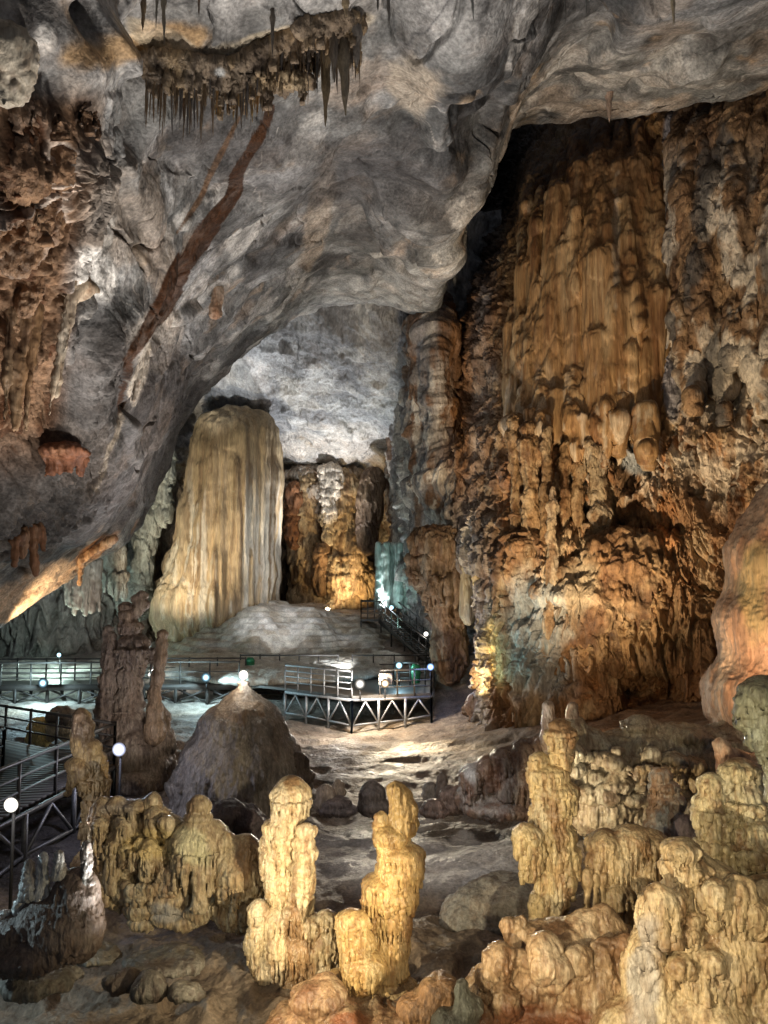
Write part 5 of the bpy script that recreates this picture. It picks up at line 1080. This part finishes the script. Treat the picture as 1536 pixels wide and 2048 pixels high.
# litter bins
def bin_(x, y, Yb, h, label):
    p = at(x, y, Yb); t = empty('litter_bin', p, label, 'bin', 'green litter bins')
    for nm, z0, z1, r0, r1, mt in (('bin_body', 0, h*.8, .20, .25, M_green), ('bin_lid', h*.8, h, .27, .16, M_green)):
        n = 16; vs = []; 
        for z, r in ((z0, 0), (z0, r0), ((z0+z1)/2, (r0+r1)/2*1.02), (z1, r1), (z1, 0)):
            for k in range(n): vs.append((math.cos(k*2*PI/n)*max(r, .001), math.sin(k*2*PI/n)*max(r, .001), z))
        a_ = np.arange(5*n).reshape(5, n); q = np.stack([a_[:-1], np.roll(a_, -1, 1)[:-1], np.roll(a_, -1, 1)[1:], a_[1:]], -1).reshape(-1, 4)
        o = mk(nm, np.array(vs), q, mt); o.parent = t
bin_(500, 1352, 42.5, 1.0, 'green litter bin on the walkway behind the cone'); bin_(832, 1366, 39.5, .95, 'green litter bin on the right part of the platform')
# ---- lamps that are in view
def floodlight(x, y, Yl, em, label, energy, color, size=.16, *, post=True, base=None, light_on=True):
    p = Vector(at(x, y, Yl)); t = empty('floodlight', p, label, 'lamp', 'floodlights')
    bpy.context.view_layer.update()
    n = 20; R = size*1.0
    def lathe(name, prof, mt, par):
        vs = []; m = len(prof)
        for (r, d) in prof:
            for k in range(n): a = 2*PI*k/n; vs.append((math.cos(a)*max(r, .001), d, math.sin(a)*max(r, .001)))
        a_ = np.arange(m*n).reshape(m, n); q = np.stack([a_[:-1], np.roll(a_, -1, 1)[:-1], np.roll(a_, -1, 1)[1:], a_[1:]], -1).reshape(-1, 4)
        o = mk(name, np.array(vs), q, mt); o.parent = par; return o
    hs = lathe('housing', [(0, .22), (R*.5, .22), (R*.85, .12), (R*.9, .03), (0, .03)], M_black, t)
    lathe('glass', [(0, -.03), (R*.5, -.025), (R*.85, -.015), (R*.98, .0), (0, .01)], em, hs)
    if post:
        zb = base if base is not None else gh(p.x, p.y+.12)-.1
        o = mk('post', *box_mesh((0, .14, zb-p.z), (0, .14, 0), .05, .05), M_black, smooth=False); o.parent = t
    if light_on:
        l = bpy.data.lights.new('lamp_light', 'POINT'); l.energy = energy; l.color = color; l.shadow_soft_size = .08
        lo_ = bpy.data.objects.new('lamp_light', l); COL.objects.link(lo_); lo_.parent = t; lo_.location = (0, -.35, .05)
    return t
floodlight(86, 1366, 39.2, E_cool, 'cyan white floodlight on the left walkway, nearest the left edge', 480, (.6, .9, 1), .26, base=1.5)
floodlight(412, 1355, 39.6, E_cool, 'cyan white floodlight on the walkway left of the cone tip', 380, (.6, .9, 1), .26, base=1.4)
floodlight(487, 1350, 24.0, E_white, 'white floodlight standing on the tip of the brown cone', 30, (1, .95, .85), .15, base=CZ-(1372-1157)/1540*24-.3)
floodlight(720, 1368, 36.0, E_white, 'white floodlight at the front corner of the viewing platform', 420, (1, .95, .88), .27, base=1.4)
floodlight(770, 1367, 36.3, E_warm, 'orange floodlight below the pale board on the platform', 220, (1, .75, .5), .22, base=1.4)
floodlight(798, 1331, 39.8, E_cool, 'small cyan floodlight on the right part of the platform', 60, (.5, .85, 1), .17, base=1.5)
floodlight(861, 1334, 37.2, E_blue, 'small blue floodlight on the right platform corner', 60, (.35, .5, 1), .17, base=1.5)
floodlight(238, 1499, 21.5, E_violet, 'bright violet white floodlight in front of the dark castle stalagmite', 80, (.75, .78, 1), .19)
floodlight(22, 1610, 16.2, E_white, 'white floodlight on the steel trestle at the left edge', 45, (1, .95, .9), .15)
floodlight(783, 1215, 49.5, E_cool, 'tiny lamp beside the upper flight of the staircase', 25, (.8, .95, 1), .13, base=L1.z-.5)
floodlight(852, 1268, 44.8, E_white, 'tiny lamp beside the lower flight of the staircase', 25, (1, .95, .9), .13, base=2.)
floodlight(118, 1310, 46, E_cool, 'tiny distant lamp on the floor behind the left walkway', 400, (.7, 1, .9), .12)
floodlight(699, 1217, 60, E_warm, 'yellow lamp hidden low at the foot of the golden recess columns', 60, (1, .8, .4), .16)

# ---- shallow pools on the mud
for i, (cx_, cy_, rx, ry) in enumerate(((-6.6, 11.6, 2.6, 1.1), (-3.4, 11.2, 1.8, .8), (-8.6, 13.4, 1.6, .8), (-1.4, 10.9, .9, .45))):
    n = 60; vs = [(cx_, cy_, -.12+i*.004)]+[(cx_+rx*math.cos(a)*(1+.15*math.sin(3*a+i)+.1*math.sin(5*a+2*i)), cy_+ry*math.sin(a)*(1+.15*math.sin(4*a+i)), -.12+i*.004) for a in np.linspace(0, 2*PI, n, endpoint=False)]
    me = bpy.data.meshes.new('pool'); me.from_pydata(vs, [], [(0, k+1, (k+1) % n+1) for k in range(n)]); me.materials.append(M_water)
    o = bpy.data.objects.new('pool', me); COL.objects.link(o); o['kind'] = 'structure'
